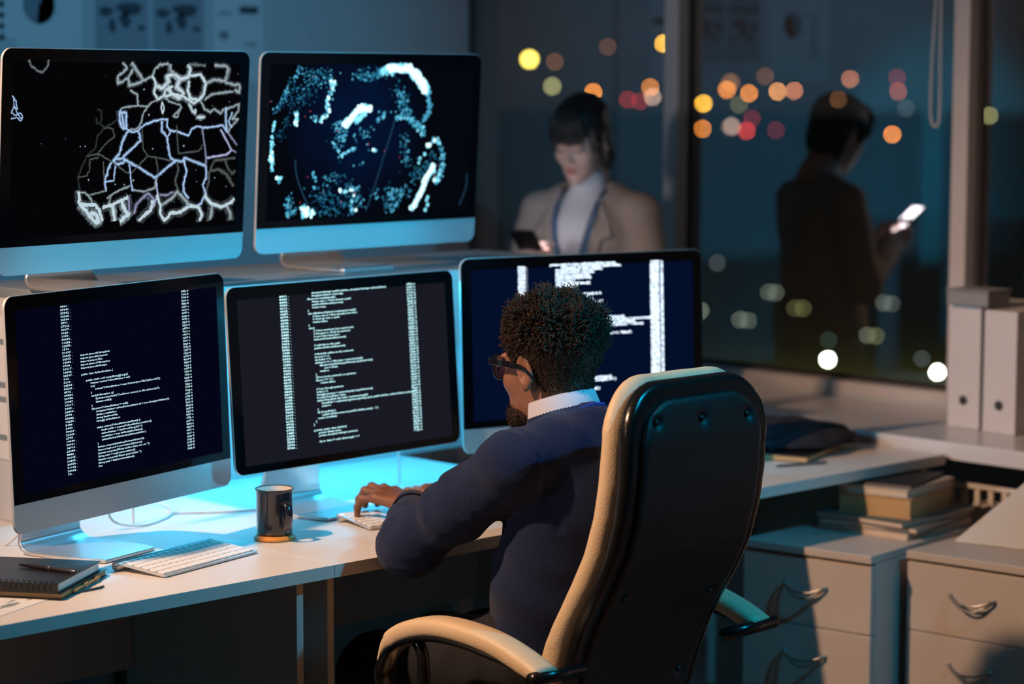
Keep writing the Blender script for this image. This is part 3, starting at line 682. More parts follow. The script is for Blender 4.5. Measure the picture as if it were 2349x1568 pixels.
def monitor(label, x, y, z, yaw, tilt, base_z, H=0.4335, chin=0.055, stand_w=0.185, foot_front=0.0):
    """screen plane bottom centre at x,y,z ; local x right, -y towards viewer"""
    r = empty('desktop_monitor', (x, y, base_z), yaw*DEG, label, 'monitor')
    h0 = z-base_z
    W_ = 0.65
    body = empty('b'); bpy.data.objects.remove(body)
    T = Matrix.Translation((0, 0, h0)) @ Matrix.Rotation(-tilt*DEG, 4, 'X')
    # aluminium shell: rounded plate with bulged back
    bm = bmesh.new()
    rings = []
    prof = [(0.0, 0.0), (0.0055, 0.0), (0.010, 0.03), (0.018, 0.10), (0.026, 0.20)]
    for dy, ins in prof:
        o_ = rrect(W_-2*ins, H-2*ins*0.62, max(0.022-ins*0.05, 0.012), 8, 0, H/2)
        rings.append([bm.verts.new(T @ Vector((a, dy, b))) for a, b in o_])
    n = len(rings[0])
    for a, b in zip(rings, rings[1:]):
        for k in range(n): bm.faces.new((a[k], a[(k+1) % n], b[(k+1) % n], b[k]))
    bm.faces.new(rings[0]); bm.faces.new(rings[-1][::-1])
    sh = from_bm('shell', bm, m_alu, r)
    # black glass front
    g = 0.0026
    bm = bmesh.new()
    top = [p for p in rrect(W_-2*g*0.4, H-2*g*0.4, 0.021, 8, 0, H/2)]
    if chin: 
        pts = [(a, max(b, chin)) for a, b in top]
        out_ = []
        for q in pts:
            if not out_ or (abs(q[0]-out_[-1][0])+abs(q[1]-out_[-1][1])) > 1e-6: out_.append(q)
        # keep only the two corner points on the chin line
        body_pts = [q for q in out_ if q[1] > chin+1e-6]
        pts = body_pts + [(-W_/2+g*0.4, chin), (W_/2-g*0.4, chin)]
        # order: right-top arc, left-top arc, then bottom line
    else:
        pts = top
    prism(bm, pts, lambda a, b: T @ Vector((a, -0.0012, b)), lambda a, b: T @ Vector((a, -0.0003, b)))
    from_bm('glass_front', bm, m_bezel, r)
    dz0 = (H-0.0265)-0.336
    return r, T, dz0
def add_screen(r, T, dz0, m_bg, items):
    bm = bmesh.new()
    vs = [bm.verts.new(T @ Vector((a, -0.0015, b))) for a, b in ((-0.2985, dz0), (0.2985, dz0), (0.2985, dz0+0.336), (-0.2985, dz0+0.336))]
    bm.faces.new(vs)
    s = from_bm('screen', bm, m_bg, r)
    R_ = T @ Matrix(((1, 0, 0, 0), (0, 0, -1, -0.0019), (0, 1, 0, 0), (0, 0, 0, 1)))
    for nm, me, mm in items:
        me.transform(R_)
        link_mesh(nm, me, mm, s)
    return s
def add_stand(r, h0, wdt=0.185):
    """bent aluminium strip: foot plate and leaning neck"""
    t = 0.007
    path = [(-0.000, 0.0045), (0.150, 0.0045), (0.183, 0.0065), (0.200, 0.018), (0.203, 0.035), (0.198, 0.06), (0.170, 0.16), (0.13, 0.23), (0.03, 0.25)]
    path = [Vector((0, a, b)) for a, b in path]
    path = smooth_path(path, 4)
    bm = bmesh.new(); rings = []
    for i, p in enumerate(path):
        d = (path[min(i+1, len(path)-1)]-path[max(i-1, 0)]).normalized()
        nrm = Vector((0, -d.z, d.y))
        s = p.y if p.z < 0.02 else 0.2
        f = 1.0
        if i < 3: f = (0.80, 0.92, 0.98)[i]
        hw = wdt/2*f*(1.0 if p.z < 0.012 else max(0.86, 1-0.14*min(1, (p.z-0.012)/0.05)))
        th = t if p.z < 0.03 else 0.009
        rings.append([bm.verts.new(p+Vector((sx*hw, 0, 0))+nrm*(sn*th/2)) for sx, sn in ((-1, -1), (1, -1), (1, 1), (-1, 1))])
    for a, b in zip(rings, rings[1:]):
        for k in range(4): bm.faces.new((a[k], a[(k+1) % 4], b[(k+1) % 4], b[k]))
    bm.faces.new(rings[0][::-1]); bm.faces.new(rings[-1])
    return from_bm('stand', bm, m_stand, r, smooth=False, bevel=0.0015)

rg = random.Random(11)
NUMS = '4901 27041 22502 26205 25560 4791 27223 26671 3120 1150 30675 11658 12278 1516 21637 32443 26573 14443 6724 21517 14692 32567 616 6219 24560 30215 4572 29824 30938 15087 19317 2305 26804 3973 23682 14253 5186 3443 30629 25460 2775 10540 20961 18710 23085 8882 30195 21805 20025 31192 25062 70'.split()
def numcol(words, dot=' .'): return [w_+dot for w_ in words]
def sidecol(n, seed):
    q = random.Random(seed); s = []
    for k in range(n): s.append(''.join(q.choice('ryzt47b1p2') for _ in range(4))+' '+q.choice('8e4a'))
    return s
CODE_A = ('import java.util.ArrayList;\nimport java.util.Scanner;\nimport java.io.File;\nimport java.io.IOException;\nimport java.util.Arrays;\n\n'
'public class AirlineProblem {\n\n    public static void main(String[] args){\n        Scanner scannerToReadAirlines = null;\n        try{\n'
'            scannerToReadAirlines = new Scanner(new File("airlines.txt"));\n        }\n        catch(IOException e){\n'
'            System.out.println("Could not connect to file airlines.txt");\n            System.exit(0);\n        }\n        if(scannerToReadAirlines != null){\n'
'            ArrayList<Airline> airlinesPartnersNetwork = new ArrayList<Airline>();\n            Airline newAirline;\n            String lineFromFile;\n            String[] airlineNames;\n\n'
'            while( scannerToReadAirlines.hasNext() ){\n                lineFromFile = scannerToReadAirlines.nextLine();\n                airlineNames = lineFromFile.split(",");\n'
'                newAirline = new Airline(airlineNames);\n                airlinesPartnersNetwork.add( newAirline );\n            }\n            System.out.println(airlinesPartnersNetwork);\n'
'            Scanner keyboard = new Scanner(System.in);\n            System.out.print("Enter airline miles are on: ");\n            String start = keyboard.nextLine();\n'
'            System.out.print("Enter goal airline: ");\n            String goal = keyboard.nextLine();\n            Arr.').split('\n')
CODE_B = ('        ArrayList<String> pathForAirline, ArrayList<String> airlinesVisited,\n        ArrayList<Airline> network){\n    if(current.equals(goal)){\n        //base case 1, I have found a path!\n        pathForAirline.add(current);\n        return true;\n'
'    }\n    else if(airlinesVisited.contains(current)){\n        // base case 2, I have already been here\n        // don\'t go into a cycle\n        return false;\n    }\n    else{\n        // I have not been here and it isn\'t\n        // the goal so check its partners\n        // now I have been here\n'
'        airlinesVisited.add(current);\n\n        // add this to the path\n        pathForAirline.add(current);\n\n        // find this airline in the network\n        int pos = -1;\n        int index = 0;\n        while(pos == -1 && index < network.size()){\n            if(network.get(index).getName().equals(current))\n                pos = index;\n            index++;\n        }\n'
'        //if not in the network, no partners\n        if( pos == -1 )\n            return false;\n\n        // loop through partners\n        index = 0;\n        String[] partners = network.get(pos).getPartners();\n        boolean foundPath = false;\n        while( !foundPath && index < partners.length){\n            foundPath = canRedeem(partners[index], goal, pathForAirline, airlinesVisited, network);\n            index++;\n        }\n'
'        if( !foundPath )\n            pathForAirline.remove( pathForAirline.size() - 1 );\n        return foundPath;\n      }\n    }\n\n    private static class Airline{\n        private String name;\n        private ArrayList<String> partners;\n\n        //pre: data != null, data.length > 0').split('\n')
CODE_C = ('private static boolean canRedeem(String current,\n        String goal, ArrayList<String> pathForMiles,\n    ArrayList<String> airlinesVisited,\n    ArrayList<Airline> network){\n    if(current.equals(goal)){\n    pathForMiles.add(current);\n    return true; }\n    else if(airlinesVisited){\n    return false;  }\n\n{\n  // found this airline already in it\n  pathForMiles.add(current);\n  int pos = -1;  int index = 0;\n'
'  while(pos == -1 && index < network){\n  if(network.get(index)) \n  pos = index;\n  index++;  }\n   // if not in the network, no partners\n   return false; // loop through now\n   String[] partners = network.get(pos).getPartners();\n   boolean foundPath = false; while( !foundPath && index < partners.length)\n   foundPath = canRedeem(partners[index], goal, pathForMiles);\n   out.append("a" + "b" + "c" + this.name + ", partners: " + names);\n\n         public Airline( String[] data){\n         assert data != null && data.length > 0 : "failed";\n\n\n\n\n\n\n\n\n\n\n\n\n\n\n         name = data[0];\n         partners = new ArrayList<String>();\n         for( int i = 1; i < data.length; i++ )\n\n\n           partners.add( data[i] );').split('\n')

txt_a = emat('text_cool_white', (0.62, 0.92, 1.0), 1.4)
txt_b = emat('text_cyan_white', (0.55, 0.95, 1.0), 1.5)
txt_c = emat('text_bright_white', (0.72, 0.86, 1.0), 2.2)
# local transform used: v measured from the bottom edge of the front
A_ = monitor('silver monitor at lower left with airline code on its screen', 2.693, 3.796, 0.845, 15.37, 2.15, 0.7503)
add_screen(*A_, emat('screen_dark_navy', (0.0012, 0.0016, 0.008), 1.0), [
    ('line_numbers', text_mesh(numcol(NUMS), -0.1770, 0.4075, 0.00614, 0.0041, 0.0050, 0.01), txt_a),
    ('code_text', text_mesh(CODE_A, -0.1262, 0.3130, 0.00614, 0.00315, 0.0050, 0.01), txt_a),
    ('side_codes', text_mesh(sidecol(52, 5), 0.1835, 0.4090, 0.00614, 0.0038, 0.0050, 0.01), txt_a)])
add_stand(A_[0], 0.095)
B_ = monitor('black-framed monitor at lower middle with code, no silver chin', 3.285, 3.825, 0.875, 2.91, 3.98, 0.7503, H=0.3795, chin=0)
add_screen(*B_, emat('screen_charcoal_blue', (0.0095, 0.0100, 0.0170), 1.0), [
    ('line_numbers', text_mesh(numcol([str(rg.randint(1000, 9999)) for _ in range(52)]), -0.1850, 0.3555, 0.00610, 0.0044, 0.0054, 0.03), txt_b),
    ('code_text', text_mesh(CODE_B, -0.1212, 0.3580, 0.00605, 0.00317, 0.0052, 0.02), txt_b),
    ('side_codes', text_mesh(sidecol(53, 8), 0.1810, 0.3590, 0.00605, 0.0043, 0.0056, 0.03), txt_b)])
add_stand(B_[0], 0.12)
C_ = monitor('silver monitor at lower right behind the man\'s head, bright code on screen', 3.95, 3.781, 0.842, -13.48, 2.34, 0.7503)
add_screen(*C_, emat('screen_deep_blue', (0.0010, 0.0045, 0.022), 1.0), [
    ('line_numbers', text_mesh(numcol([str(rg.randint(1000, 9999)) for _ in range(40)]), -0.1780, 0.4110, 0.0062, 0.0042, 0.0064, 0.05), txt_c),
    ('code_text', text_mesh(CODE_C, -0.0935, 0.4140, 0.0062, 0.0037, 0.0066, 0.05), txt_c),
    ('side_codes', text_mesh(sidecol(53, 9), 0.1790, 0.4110, 0.0062, 0.0060, 0.0070, 0.06), txt_c)])
add_stand(C_[0], 0.09)

# ---- map screen
MB_COL = [(0.62, 0.78, 0.86), (0.45, 0.66, 1.0), (0.52, 0.56, 0.85), (0.42, 0.52, 0.50)]
_q = random.Random(14); EXTRA = []
for w_, b_, c_, *r_ in MAP_LINES:
    if w_ >= 5:
        for _k in range(2):
            dx, dy = _q.uniform(-55, 55), _q.uniform(-45, 45)
            EXTRA.append([w_*0.8, b_*0.62, c_]+[v_+(dx if i_ % 2 == 0 else dy) for i_, v_ in enumerate(r_)])
MAP_LINES = [l_ for l_ in EXTRA if min(l_[3::2]) > -2900 and max(l_[3::2]) < 2960 and min(l_[4::2]) > 790 and max(l_[4::2]) < 4090]+MAP_LINES
def line_mesh(sets, z0=0.0):
    vs = []; fs = []; mi = []
    q = random.Random(3)
    for lay, (wd, br, ci, *co) in enumerate(sets):
        P = [(co[i]*1e-4, co[i+1]*1e-4) for i in range(0, len(co), 2)]
        Q = [P[0]]
        for a, b in zip(P, P[1:]):
            L = math.hypot(b[0]-a[0], b[1]-a[1]); n = max(1, int(L/0.0035))
            straight = L > 0.03
            for k in range(1, n+1):
                j = 0 if (k == n) else (0.0006 if straight else 0.0013)
                Q.append((a[0]+(b[0]-a[0])*k/n+q.uniform(-j, j), a[1]+(b[1]-a[1])*k/n+q.uniform(-j, j)))
        hw = wd*0.5e-3*1.05; base = len(vs)
        for k, p in enumerate(Q):
            p0 = Q[max(k-1, 0)]; p1 = Q[min(k+1, len(Q)-1)]
            dx, dy = p1[0]-p0[0], p1[1]-p0[1]; L = math.hypot(dx, dy) or 1
            h = hw*q.uniform(0.7, 1.2)
            zz = z0+0.000006*lay
            vs.append((p[0]-dy/L*h, p[1]+dx/L*h, zz)); vs.append((p[0]+dy/L*h, p[1]-dx/L*h, zz))
        for k in range(len(Q)-1):
            fs.append((base+2*k, base+2*k+1, base+2*k+3, base+2*k+2)); mi.append(ci*4+min(3, int(br*4)))
    me = bpy.data.meshes.new('map_lines'); me.from_pydata(vs, [], fs)
    me.polygons.foreach_set('material_index', mi); me.update()
    return me
def disc(vs, fs, mi, x, y, r, m, z=0, n=8, sx=1.0):
    b = len(vs)
    for k in range(n): vs.append((x+r*sx*math.cos(2*PI*k/n), y+r*math.sin(2*PI*k/n), z))
    fs.append(tuple(range(b, b+n))); mi.append(m)
D_ = monitor('silver monitor at upper left showing a glowing white border map', 2.834, 3.997, RZ+0.053, 6.53, -4.08, RZ+0.0003)
map_mats = [emat('map_%d_%d' % (c, b), MB_COL[c], (0.05, 0.20, 0.45, 0.85)[b]) for c in range(4) for b in range(4)]
vs, fs, mi = [], [], []
for a, b in MAP_DOTS: disc(vs, fs, mi, a*1e-4, b*1e-4, rg.uniform(0.0008, 0.0022), 0, 0.001)
q = random.Random(6)
for k in range(90): disc(vs, fs, mi, q.uniform(-0.27, 0.28), q.uniform(0.10, 0.40), q.uniform(0.0003, 0.0006), 1, 0.001, 6)
dm = bpy.data.meshes.new('map_dots'); dm.from_pydata(vs, [], fs); dm.polygons.foreach_set('material_index', mi); dm.update()
s = add_screen(*D_, emat('screen_black', (0.0014, 0.0014, 0.0020), 1.0), [('map_glow', line_mesh([[w_*2.3, b_*0.30, c_]+r_ for w_, b_, c_, *r_ in MAP_LINES], -0.0003), map_mats), ('map_lines', line_mesh(MAP_LINES), map_mats), ('map_dots', dm, [emat('dot_blue_white', (0.6, 0.75, 0.9), 0.5), emat('dot_faint', (0.2, 0.25, 0.28), 0.25)])])
add_stand(D_[0], 0.05)

# ---- globe screen
E_ = monitor('silver monitor at upper middle showing a globe of blue light dots', 3.557, 4.085, RZ+0.053, 0.23, -3.5, RZ+0.0003)
vs, fs, mi = [], [], []
q = random.Random(21)
for n, sp, smn, smx, br, *co in GLOBE_DOTS:
    P = [(co[i]*1e-4, co[i+1]*1e-4) for i in range(0, len(co), 2)]
    for k in range(int(n*1.5)):
        t = q.random()*(len(P)-1.0001); i = int(t); f = t-i
        x = P[i][0]+(P[i+1][0]-P[i][0])*f+q.gauss(0, sp*0.00055); y = P[i][1]+(P[i+1][1]-P[i][1])*f+q.gauss(0, sp*0.00055)
        if not (-0.297 < x < 0.297 and 0.075 < y < 0.405): continue
        b = br*q.uniform(0.5, 1.15)
        lv = 4 if b > 0.95 else 3 if b > 0.7 else 2 if b > 0.5 else 1 if b > 0.32 else 0
        disc(vs, fs, mi, x, y, q.uniform(smn, smx)*0.00095, lv, 0.0002+0.00003*lv+0.0000002*len(vs)/8)
for a, b in GLOBE_RED: disc(vs, fs, mi, a*1e-4, b*1e-4, q.uniform(0.0012, 0.002), 5, 0.0012)
for arc in GLOBE_ARCS:
    P = [Vector((a*1e-4, b*1e-4, 0)) for a, b in arc]; P = smooth_path(P, 8)
    base = len(vs)
    for k, p in enumerate(P):
        d = (P[min(k+1, len(P)-1)]-P[max(k-1, 0)]).normalized()
        h = 0.0014
        vs.append((p.x-d.y*h, p.y+d.x*h, 0.0001)); vs.append((p.x+d.y*h, p.y-d.x*h, 0.0001))
    for k in range(len(P)-1): fs.append((base+2*k, base+2*k+1, base+2*k+3, base+2*k+2)); mi.append(6)
gd = bpy.data.meshes.new('globe_dots'); gd.from_pydata(vs, [], fs); gd.polygons.foreach_set('material_index', mi); gd.update()
mg = bpy.data.materials.new('screen_globe'); mg.use_nodes = True
n_ = mg.node_tree; n_.nodes.clear()
o_ = n_.nodes.new('ShaderNodeOutputMaterial'); e_ = n_.nodes.new('ShaderNodeEmission')
t_ = n_.nodes.new('ShaderNodeTexCoord'); mp = n_.nodes.new('ShaderNodeMapping'); gr = n_.nodes.new('ShaderNodeTexGradient'); gr.gradient_type = 'SPHERICAL'
mp.inputs['Location'].default_value = (0.05*4.6, 0, -0.33*4.6); mp.inputs['Scale'].default_value = (4.6, 1, 4.6)
nn = n_.nodes.new('ShaderNodeTexNoise'); nn.inputs['Scale'].default_value = 9
rr = n_.nodes.new('ShaderNodeValToRGB'); mm_ = n_.nodes.new('ShaderNodeMath'); mm_.operation = 'MULTIPLY'
n_.links.new(t_.outputs['Object'], mp.inputs[0]); n_.links.new(mp.outputs[0], gr.inputs[0]); n_.links.new(t_.outputs['Object'], nn.inputs[0])
n_.links.new(gr.outputs['Fac'], mm_.inputs[0]); n_.links.new(nn.outputs['Fac'], mm_.inputs[1]); n_.links.new(mm_.outputs[0], rr.inputs[0])
rr.color_ramp.elements[0].position = 0.0; rr.color_ramp.elements[0].color = (0.0016, 0.0022, 0.0045, 1)
rr.color_ramp.elements[1].position = 0.45; rr.color_ramp.elements[1].color = (0.001, 0.007, 0.032, 1)
n_.links.new(rr.outputs[0], e_.inputs[0]); n_.links.new(e_.outputs[0], o_.inputs[0])
gm = [emat('gdot0', (0.01, 0.12, 0.28), 0.45), emat('gdot1', (0.03, 0.26, 0.45), 0.75), emat('gdot2', (0.10, 0.50, 0.75), 0.95), emat('gdot3', (0.25, 0.80, 1.0), 1.2), emat('gdot4', (0.65, 0.97, 1.0), 1.5),
      emat('gdot_red', (0.85, 0.12, 0.2), 0.6), emat('globe_arc', (0.03, 0.11, 0.22), 0.5)]
add_screen(*E_, mg, [('globe_dots', gd, gm)])
add_stand(E_[0], 0.05)

# ================================================================ KEYBOARDS
ROWS = [[1.03]*14, [1]*13+[1.5], [1.5]+[1]*12+[1], [1.8]+[1]*11+[1.75], [2.35]+[1]*10+[2.3], [1, 1, 1, 1.3, 5.3, 1.3, 1, 1, 1, 1]]
def keyboard(label, x, y, rz):
    r = empty('wireless_keyboard', (x, y, 0.7503), rz*DEG, label, 'keyboard', 'slim aluminium keyboards')
    Wd, Dp = 0.281, 0.131
    sl = math.atan2(0.0115, 0.118)
    def S(u, v, h=0.0): return Vector((u, v, 0.0048+v*math.tan(sl)+h))
    bm = bmesh.new()
    o2 = rrect(Wd, 0.122, 0.006, 5, Wd/2, 0.061)
    prism(bm, o2, lambda a, b: S(a, b, -0.0035), lambda a, b: S(a, b))
    from_bm('aluminium_plate', bm, m_alu, r, bevel=0.0008)
    bm = bmesh.new(); tube(bm, [(0.0005, 0.120, 0.0092), (Wd-0.0005, 0.120, 0.0092)], 0.0090, 24)
    from_bm('battery_tube', bm, m_alu, r, True)
    bm = bmesh.new(); box(bm, -0.0003, 0.0002, 0.1135, 0.1265, 0.0086, 0.0099)
    from_bm('coin_slot', bm, m_black, r)
    unit = 0.0186; gap = 0.0024; x0 = 0.0065
    tot = Wd-2*x0
    v = 0.0075
    hts = [0.0165]*5
    cache = {}
    rows = ROWS[::-1]
    for ri, row in enumerate(rows):
        hgt = 0.0165 if ri < 5 else 0.0085
        su = sum(row); u = x0; sc = (tot+gap)/su
        for kw in row:
            kx = kw*sc-gap
            key = (round(kx, 5), hgt)
            if key not in cache:
                b2 = bmesh.new()
                prism(b2, rrect(kx, hgt, 0.0022, 3, kx/2, hgt/2), lambda a, b: (a, b, 0), lambda a, b: (a, b, 0.0019))
                bmesh.ops.recalc_face_normals(b2, faces=b2.faces)
                me = bpy.data.meshes.new('key'); b2.to_mesh(me); b2.free(); me.materials.append(m_keycap)
                cache[key] = me
            k_ = bpy.data.objects.new('key', cache[key]); COL.objects.link(k_); k_.parent = r
            k_.location = S(u, v, 0.0003); k_.rotation_euler = (sl, 0, 0)
            u += kw*sc
        v += hgt+gap
    return r
keyboard('slim silver keyboard with white keys in front of the left monitor', 2.622, 3.590, 13.6)
keyboard('slim silver keyboard under the man\'s typing hands', 3.207, 3.684, -8)

# ================================================================ MUG AND COASTER
mugp = (3.010, 3.748)
r = empty('wooden_coaster', (*mugp, 0.7503), 0, 'round wooden coaster under the dark mug', 'coaster')
bm = bmesh.new(); lathe(bm, [(0.038, 0), (0.0415, 0.0015), (0.0415, 0.0055), (0.0395, 0.0075), (0.0375, 0.0075), (0.0370, 0.0100), (0.0355, 0.0105)], 56)
from_bm('coaster_disc', bm, m_wood, r, True)
r = empty('enamel_mug', (*mugp, 0.7612), -20*DEG, 'dark grey enamel mug with black rim on a wooden coaster', 'mug')
bm = bmesh.new(); lathe(bm, [(0.0325, 0), (0.0358, 0.002), (0.0362, 0.010), (0.0366, 0.05), (0.0370, 0.085), (0.0375, 0.0885), (0.0385, 0.0915)], 64)
bmesh.ops.delete(bm, geom=[max(bm.faces, key=lambda f: f.calc_center_median().z+f.calc_area()*100)], context='FACES')
from_bm('mug_body', bm, m_enamel, r, True)
bm = bmesh.new(); lathe(bm, [(0.0368, 0.0915), (0.0362, 0.085), (0.0355, 0.03), (0.034, 0.004), (0.01, 0.003)], 64)
bmesh.ops.delete(bm, geom=[f for f in bm.faces if len(f.verts) > 10 and f.calc_center_median().z > 0.05], context='FACES')
from_bm('inner_wall', bm, m_white, r, True)
bm = bmesh.new()
ring = [(0.0380+0.0014*math.cos(a*PI/4), 0.0920+0.0014*math.sin(a*PI/4)) for a in range(8)]
rs = [[bm.verts.new((R_*math.cos(2*PI*k/64), R_*math.sin(2*PI*k/64), z_)) for k in range(64)] for R_, z_ in ring]
for i in range(8):
    a, b = rs[i], rs[(i+1) % 8]
    for k in range(64): bm.faces.new((a[k], a[(k+1) % 64], b[(k+1) % 64], b[k]))
from_bm('rim', bm, m_rim, r, True)
# flat strap handle towards the camera's right
hd = Vector((math.cos(-82*DEG), math.sin(-82*DEG), 0)); sd = Vector((-hd.y, hd.x, 0))
P = smooth_path([hd*0.0355+Vector((0, 0, 0.066)), hd*0.050+Vector((0, 0, 0.071)), hd*0.062+Vector((0, 0, 0.062)), hd*0.064+Vector((0, 0, 0.042)), hd*0.056+Vector((0, 0, 0.024)), hd*0.044+Vector((0, 0, 0.018)), hd*0.0355+Vector((0, 0, 0.023))], 6)
bm = bmesh.new(); rings = []
for i, p in enumerate(P):
    d = (P[min(i+1, len(P)-1)]-P[max(i-1, 0)]).normalized(); nr = d.cross(sd).normalized()
    rings.append([bm.verts.new(p+sd*(0.0078*math.cos(2*PI*k/16))+nr*(0.0030*math.sin(2*PI*k/16))) for k in range(16)])
for a, b in zip(rings, rings[1:]):
    for k in range(16): bm.faces.new((a[k], a[(k+1) % 16], b[(k+1) % 16], b[k]))
bm.faces.new(rings[0][::-1]); bm.faces.new(rings[-1])
from_bm('handle', bm, m_enamel, r, True)

# ================================================================ NOTEBOOKS, PEN, PAPER (front left)
def notebook(label, x, y, z, rz, lx, ly, t, cover, rings_=True, pagem=None):
    # local: spine along y at x=0, pages towards +x ... block seen from its short side
    r = empty('notebook', (x, y, z), rz, label, 'notebook')
    boxo('back_cover', (-0.002, lx, 0, ly, 0, 0.0014), cover, r, bevel=0.0004)
    boxo('pages', (0.004, lx-0.004, 0.003, ly-0.003, 0.0016, t-0.0016), pagem or m_paper, r, bevel=0)
    boxo('front_cover', (-0.002, lx, 0, ly, t-0.0014, t), cover, r, bevel=0.0004)
    return r
nbz = 0.7518
r = empty('sketch_paper', (2.43, 3.610, 0.7503), 22.6*DEG, 'large sheet with faint dark sketches under the notebooks', 'paper')
boxo('sheet', (-0.30, 0.0, 0.0, 0.20, 0, 0.0008), m_paper, r, bevel=0)
bm = bmesh.new()
for k, (a, b, c, d) in enumerate([(-0.14, 0.035, 0.03, 0.008), (-0.08, 0.03, 0.018, 0.004), (-0.20, 0.03, 0.02, 0.010), (-0.17, 0.06, 0.03, 0.006), (-0.24, 0.05, 0.02, 0.012), (-0.11, 0.05, 0.012, 0.003)]):
    bm.faces.new([bm.verts.new((x_, y_, 0.0010)) for x_, y_ in blob(a, b, c, d, 30+k, 16, 0.5)])
from_bm('sketch_marks', bm, m_ink2, r)
r = notebook('thin black folder with brass clasp under the spiral notebook', 2.377, 3.560, nbz-0.0006, 34*DEG, 0.222, 0.30, 0.012, m_black, pagem=m_kraft)
bm = bmesh.new()
tube(bm, [(0.05, -0.003, 0.006), (0.17, -0.003, 0.006)], 0.0028, 8); box(bm, 0.10, 0.112, -0.006, 0.002, 0.003, 0.010); box(bm, 0.15, 0.16, -0.006, 0.002, 0.003, 0.010)
from_bm('clasp', bm, m_kraft, r)
bm = bmesh.new()
for sgn in (0, 1): tube(bm, smooth_path([(0.05, 0.005, 0.001), (0.08, -0.015, 0.0012), (0.11+0.01*sgn, -0.032, 0.0012)], 4), 0.0018, 6)
from_bm('ribbon', bm, m_black, r)
r = notebook('black spiral notebook with a pen lying on its cover', 2.370, 3.562, nbz+0.0120, 34*DEG, 0.208, 0.30, 0.0175, m_black, pagem=mat('gridded_pages', (0.60, 0.66, 0.66), 0.8))
boxo('binding', (-0.0035, 0.0035, 0.0, 0.30, 0.0015, 0.0160), m_black, r, bevel=0)
for k in range(26):
    bm = bmesh.new()
    yy = 0.012+k*0.0108
    tube(bm, [(0.004+0.009*math.cos(a), yy+0.0012*math.sin(a*0.5), 0.0095+0.0105*math.sin(a)) for a in [2*PI*i/12 for i in range(13)]], 0.0008, 5, False)
    from_bm('spiral_ring', bm, m_black, r, True)
r = empty('ballpoint_pen', (2.423, 3.665, nbz+0.0120+0.0175+0.0046), 106*DEG, 'dark metal ballpoint pen lying on the black spiral notebook', 'pen')
bm = bmesh.new(); tube(bm, [(-0.062, 0, 0), (-0.058, 0, 0), (-0.045, 0, 0), (0.0, 0, 0), (0.04, 0, 0), (0.068, 0, 0), (0.074, 0, 0)], [0.0018, 0.0032, 0.0042, 0.0046, 0.0044, 0.0028, 0.0010], 16)
from_bm('barrel', bm, mat('pen_metal', (0.10, 0.09, 0.10), 0.28, 0.9), r, True)
bm = bmesh.new(); tube(bm, [(0.0, 0, 0), (0.0025, 0, 0)], 0.0048, 16); from_bm('middle_ring', bm, m_steel, r, True)

# ================================================================ CABLES ON THE DESK
for pts, lab in (([(3.644, 4.088, 1.00), (3.641, 4.087, 0.88), (3.643, 4.083, 0.80), (3.642, 4.080, 0.7515)], 'thin pale cable dropping into the desk gap right of middle monitor'),
                 ([(2.905, 4.088, 0.95), (2.902, 4.087, 0.85), (2.903, 4.083, 0.79), (2.903, 4.080, 0.7515)], 'thin pale cable dropping into the desk gap behind the left keyboard'),
                 ([(2.80, 4.03, 0.83), (2.83, 4.05, 0.77), (2.90, 4.04, 0.7535), (3.00, 4.09, 0.7535), (3.06, 4.17, 0.7535), (3.05, 4.24, 0.77)], 'pale cable curling on the desk behind the left monitor foot'),
                 ([(3.02, 4.12, 0.7535), (3.10, 4.06, 0.7535), (3.18, 4.02, 0.7535), (3.30, 4.01, 0.7535)], 'thin cable lying on the desk between left and middle monitors'),
                 ([(2.60, 4.02, 0.86), (2.61, 4.03, 0.80), (2.585, 4.06, 0.7535), (2.56, 4.09, 0.7535)], 'short white cable behind the left monitor at its lower edge')):
    tag(tubeo('cable', smooth_path(pts, 6), 0.0026, m_cable), lab, 'cable', 'cables behind the monitors')

# ================================================================ RIGHT DESK: CLOTHING, NOTEBOOK, PEN
def jac(X, Y, Z):
    f = ell(X, Y, Z, (4.73, 3.83, 0.785), (0.15, 0.17, 0.030))
    f = smin(f, ell(X, Y, Z, (4.66, 3.74, 0.778), (0.11, 0.11, 0.020)), 0.02)
    f = smin(f, ell(X, Y, Z, (4.80, 3.76, 0.775), (0.05, 0.12, 0.016)), 0.02)
    f = f + 0.004*np.sin(X*60+Y*35)*np.cos(Y*48) + 0.002*np.sin(Y*140+X*30)
    return smax(f, 0.7675-Z, 0.004)
np_obj_ = np_obj('folded_jacket', [sdf_mesh(jac, (4.50, 3.58, 0.75), (4.92, 4.04, 0.84), 0.005)], m_fabric, None, 1)
tag(np_obj_, 'folded black jacket lying on a notebook on the right desk', 'jacket')
r = empty('notebook', (4.655, 3.745, 0.7503), 18*DEG, 'tan-edged notebook under the black jacket on the right desk', 'notebook')
boxo('cover', (-0.15, 0.10, -0.09, 0.09, 0.0135, 0.0155), m_black, r, bevel=0.0005)
boxo('pages', (-0.148, 0.098, -0.088, 0.088, 0.002, 0.013), m_pagetan, r, bevel=0)
boxo('back_cover', (-0.15, 0.10, -0.09, 0.09, 0, 0.0015), m_black, r, bevel=0.0005)
r = empty('pen', (4.50, 3.60, 0.7545), -20*DEG, 'slim brown pen lying on the right desk before the notebook', 'pen')
bm = bmesh.new(); tube(bm, [(-0.07, 0, 0), (-0.06, 0, 0), (0.065, 0, 0), (0.075, 0, 0)], [0.002, 0.0038, 0.0038, 0.001], 12); from_bm('barrel', bm, m_covert, r, True)

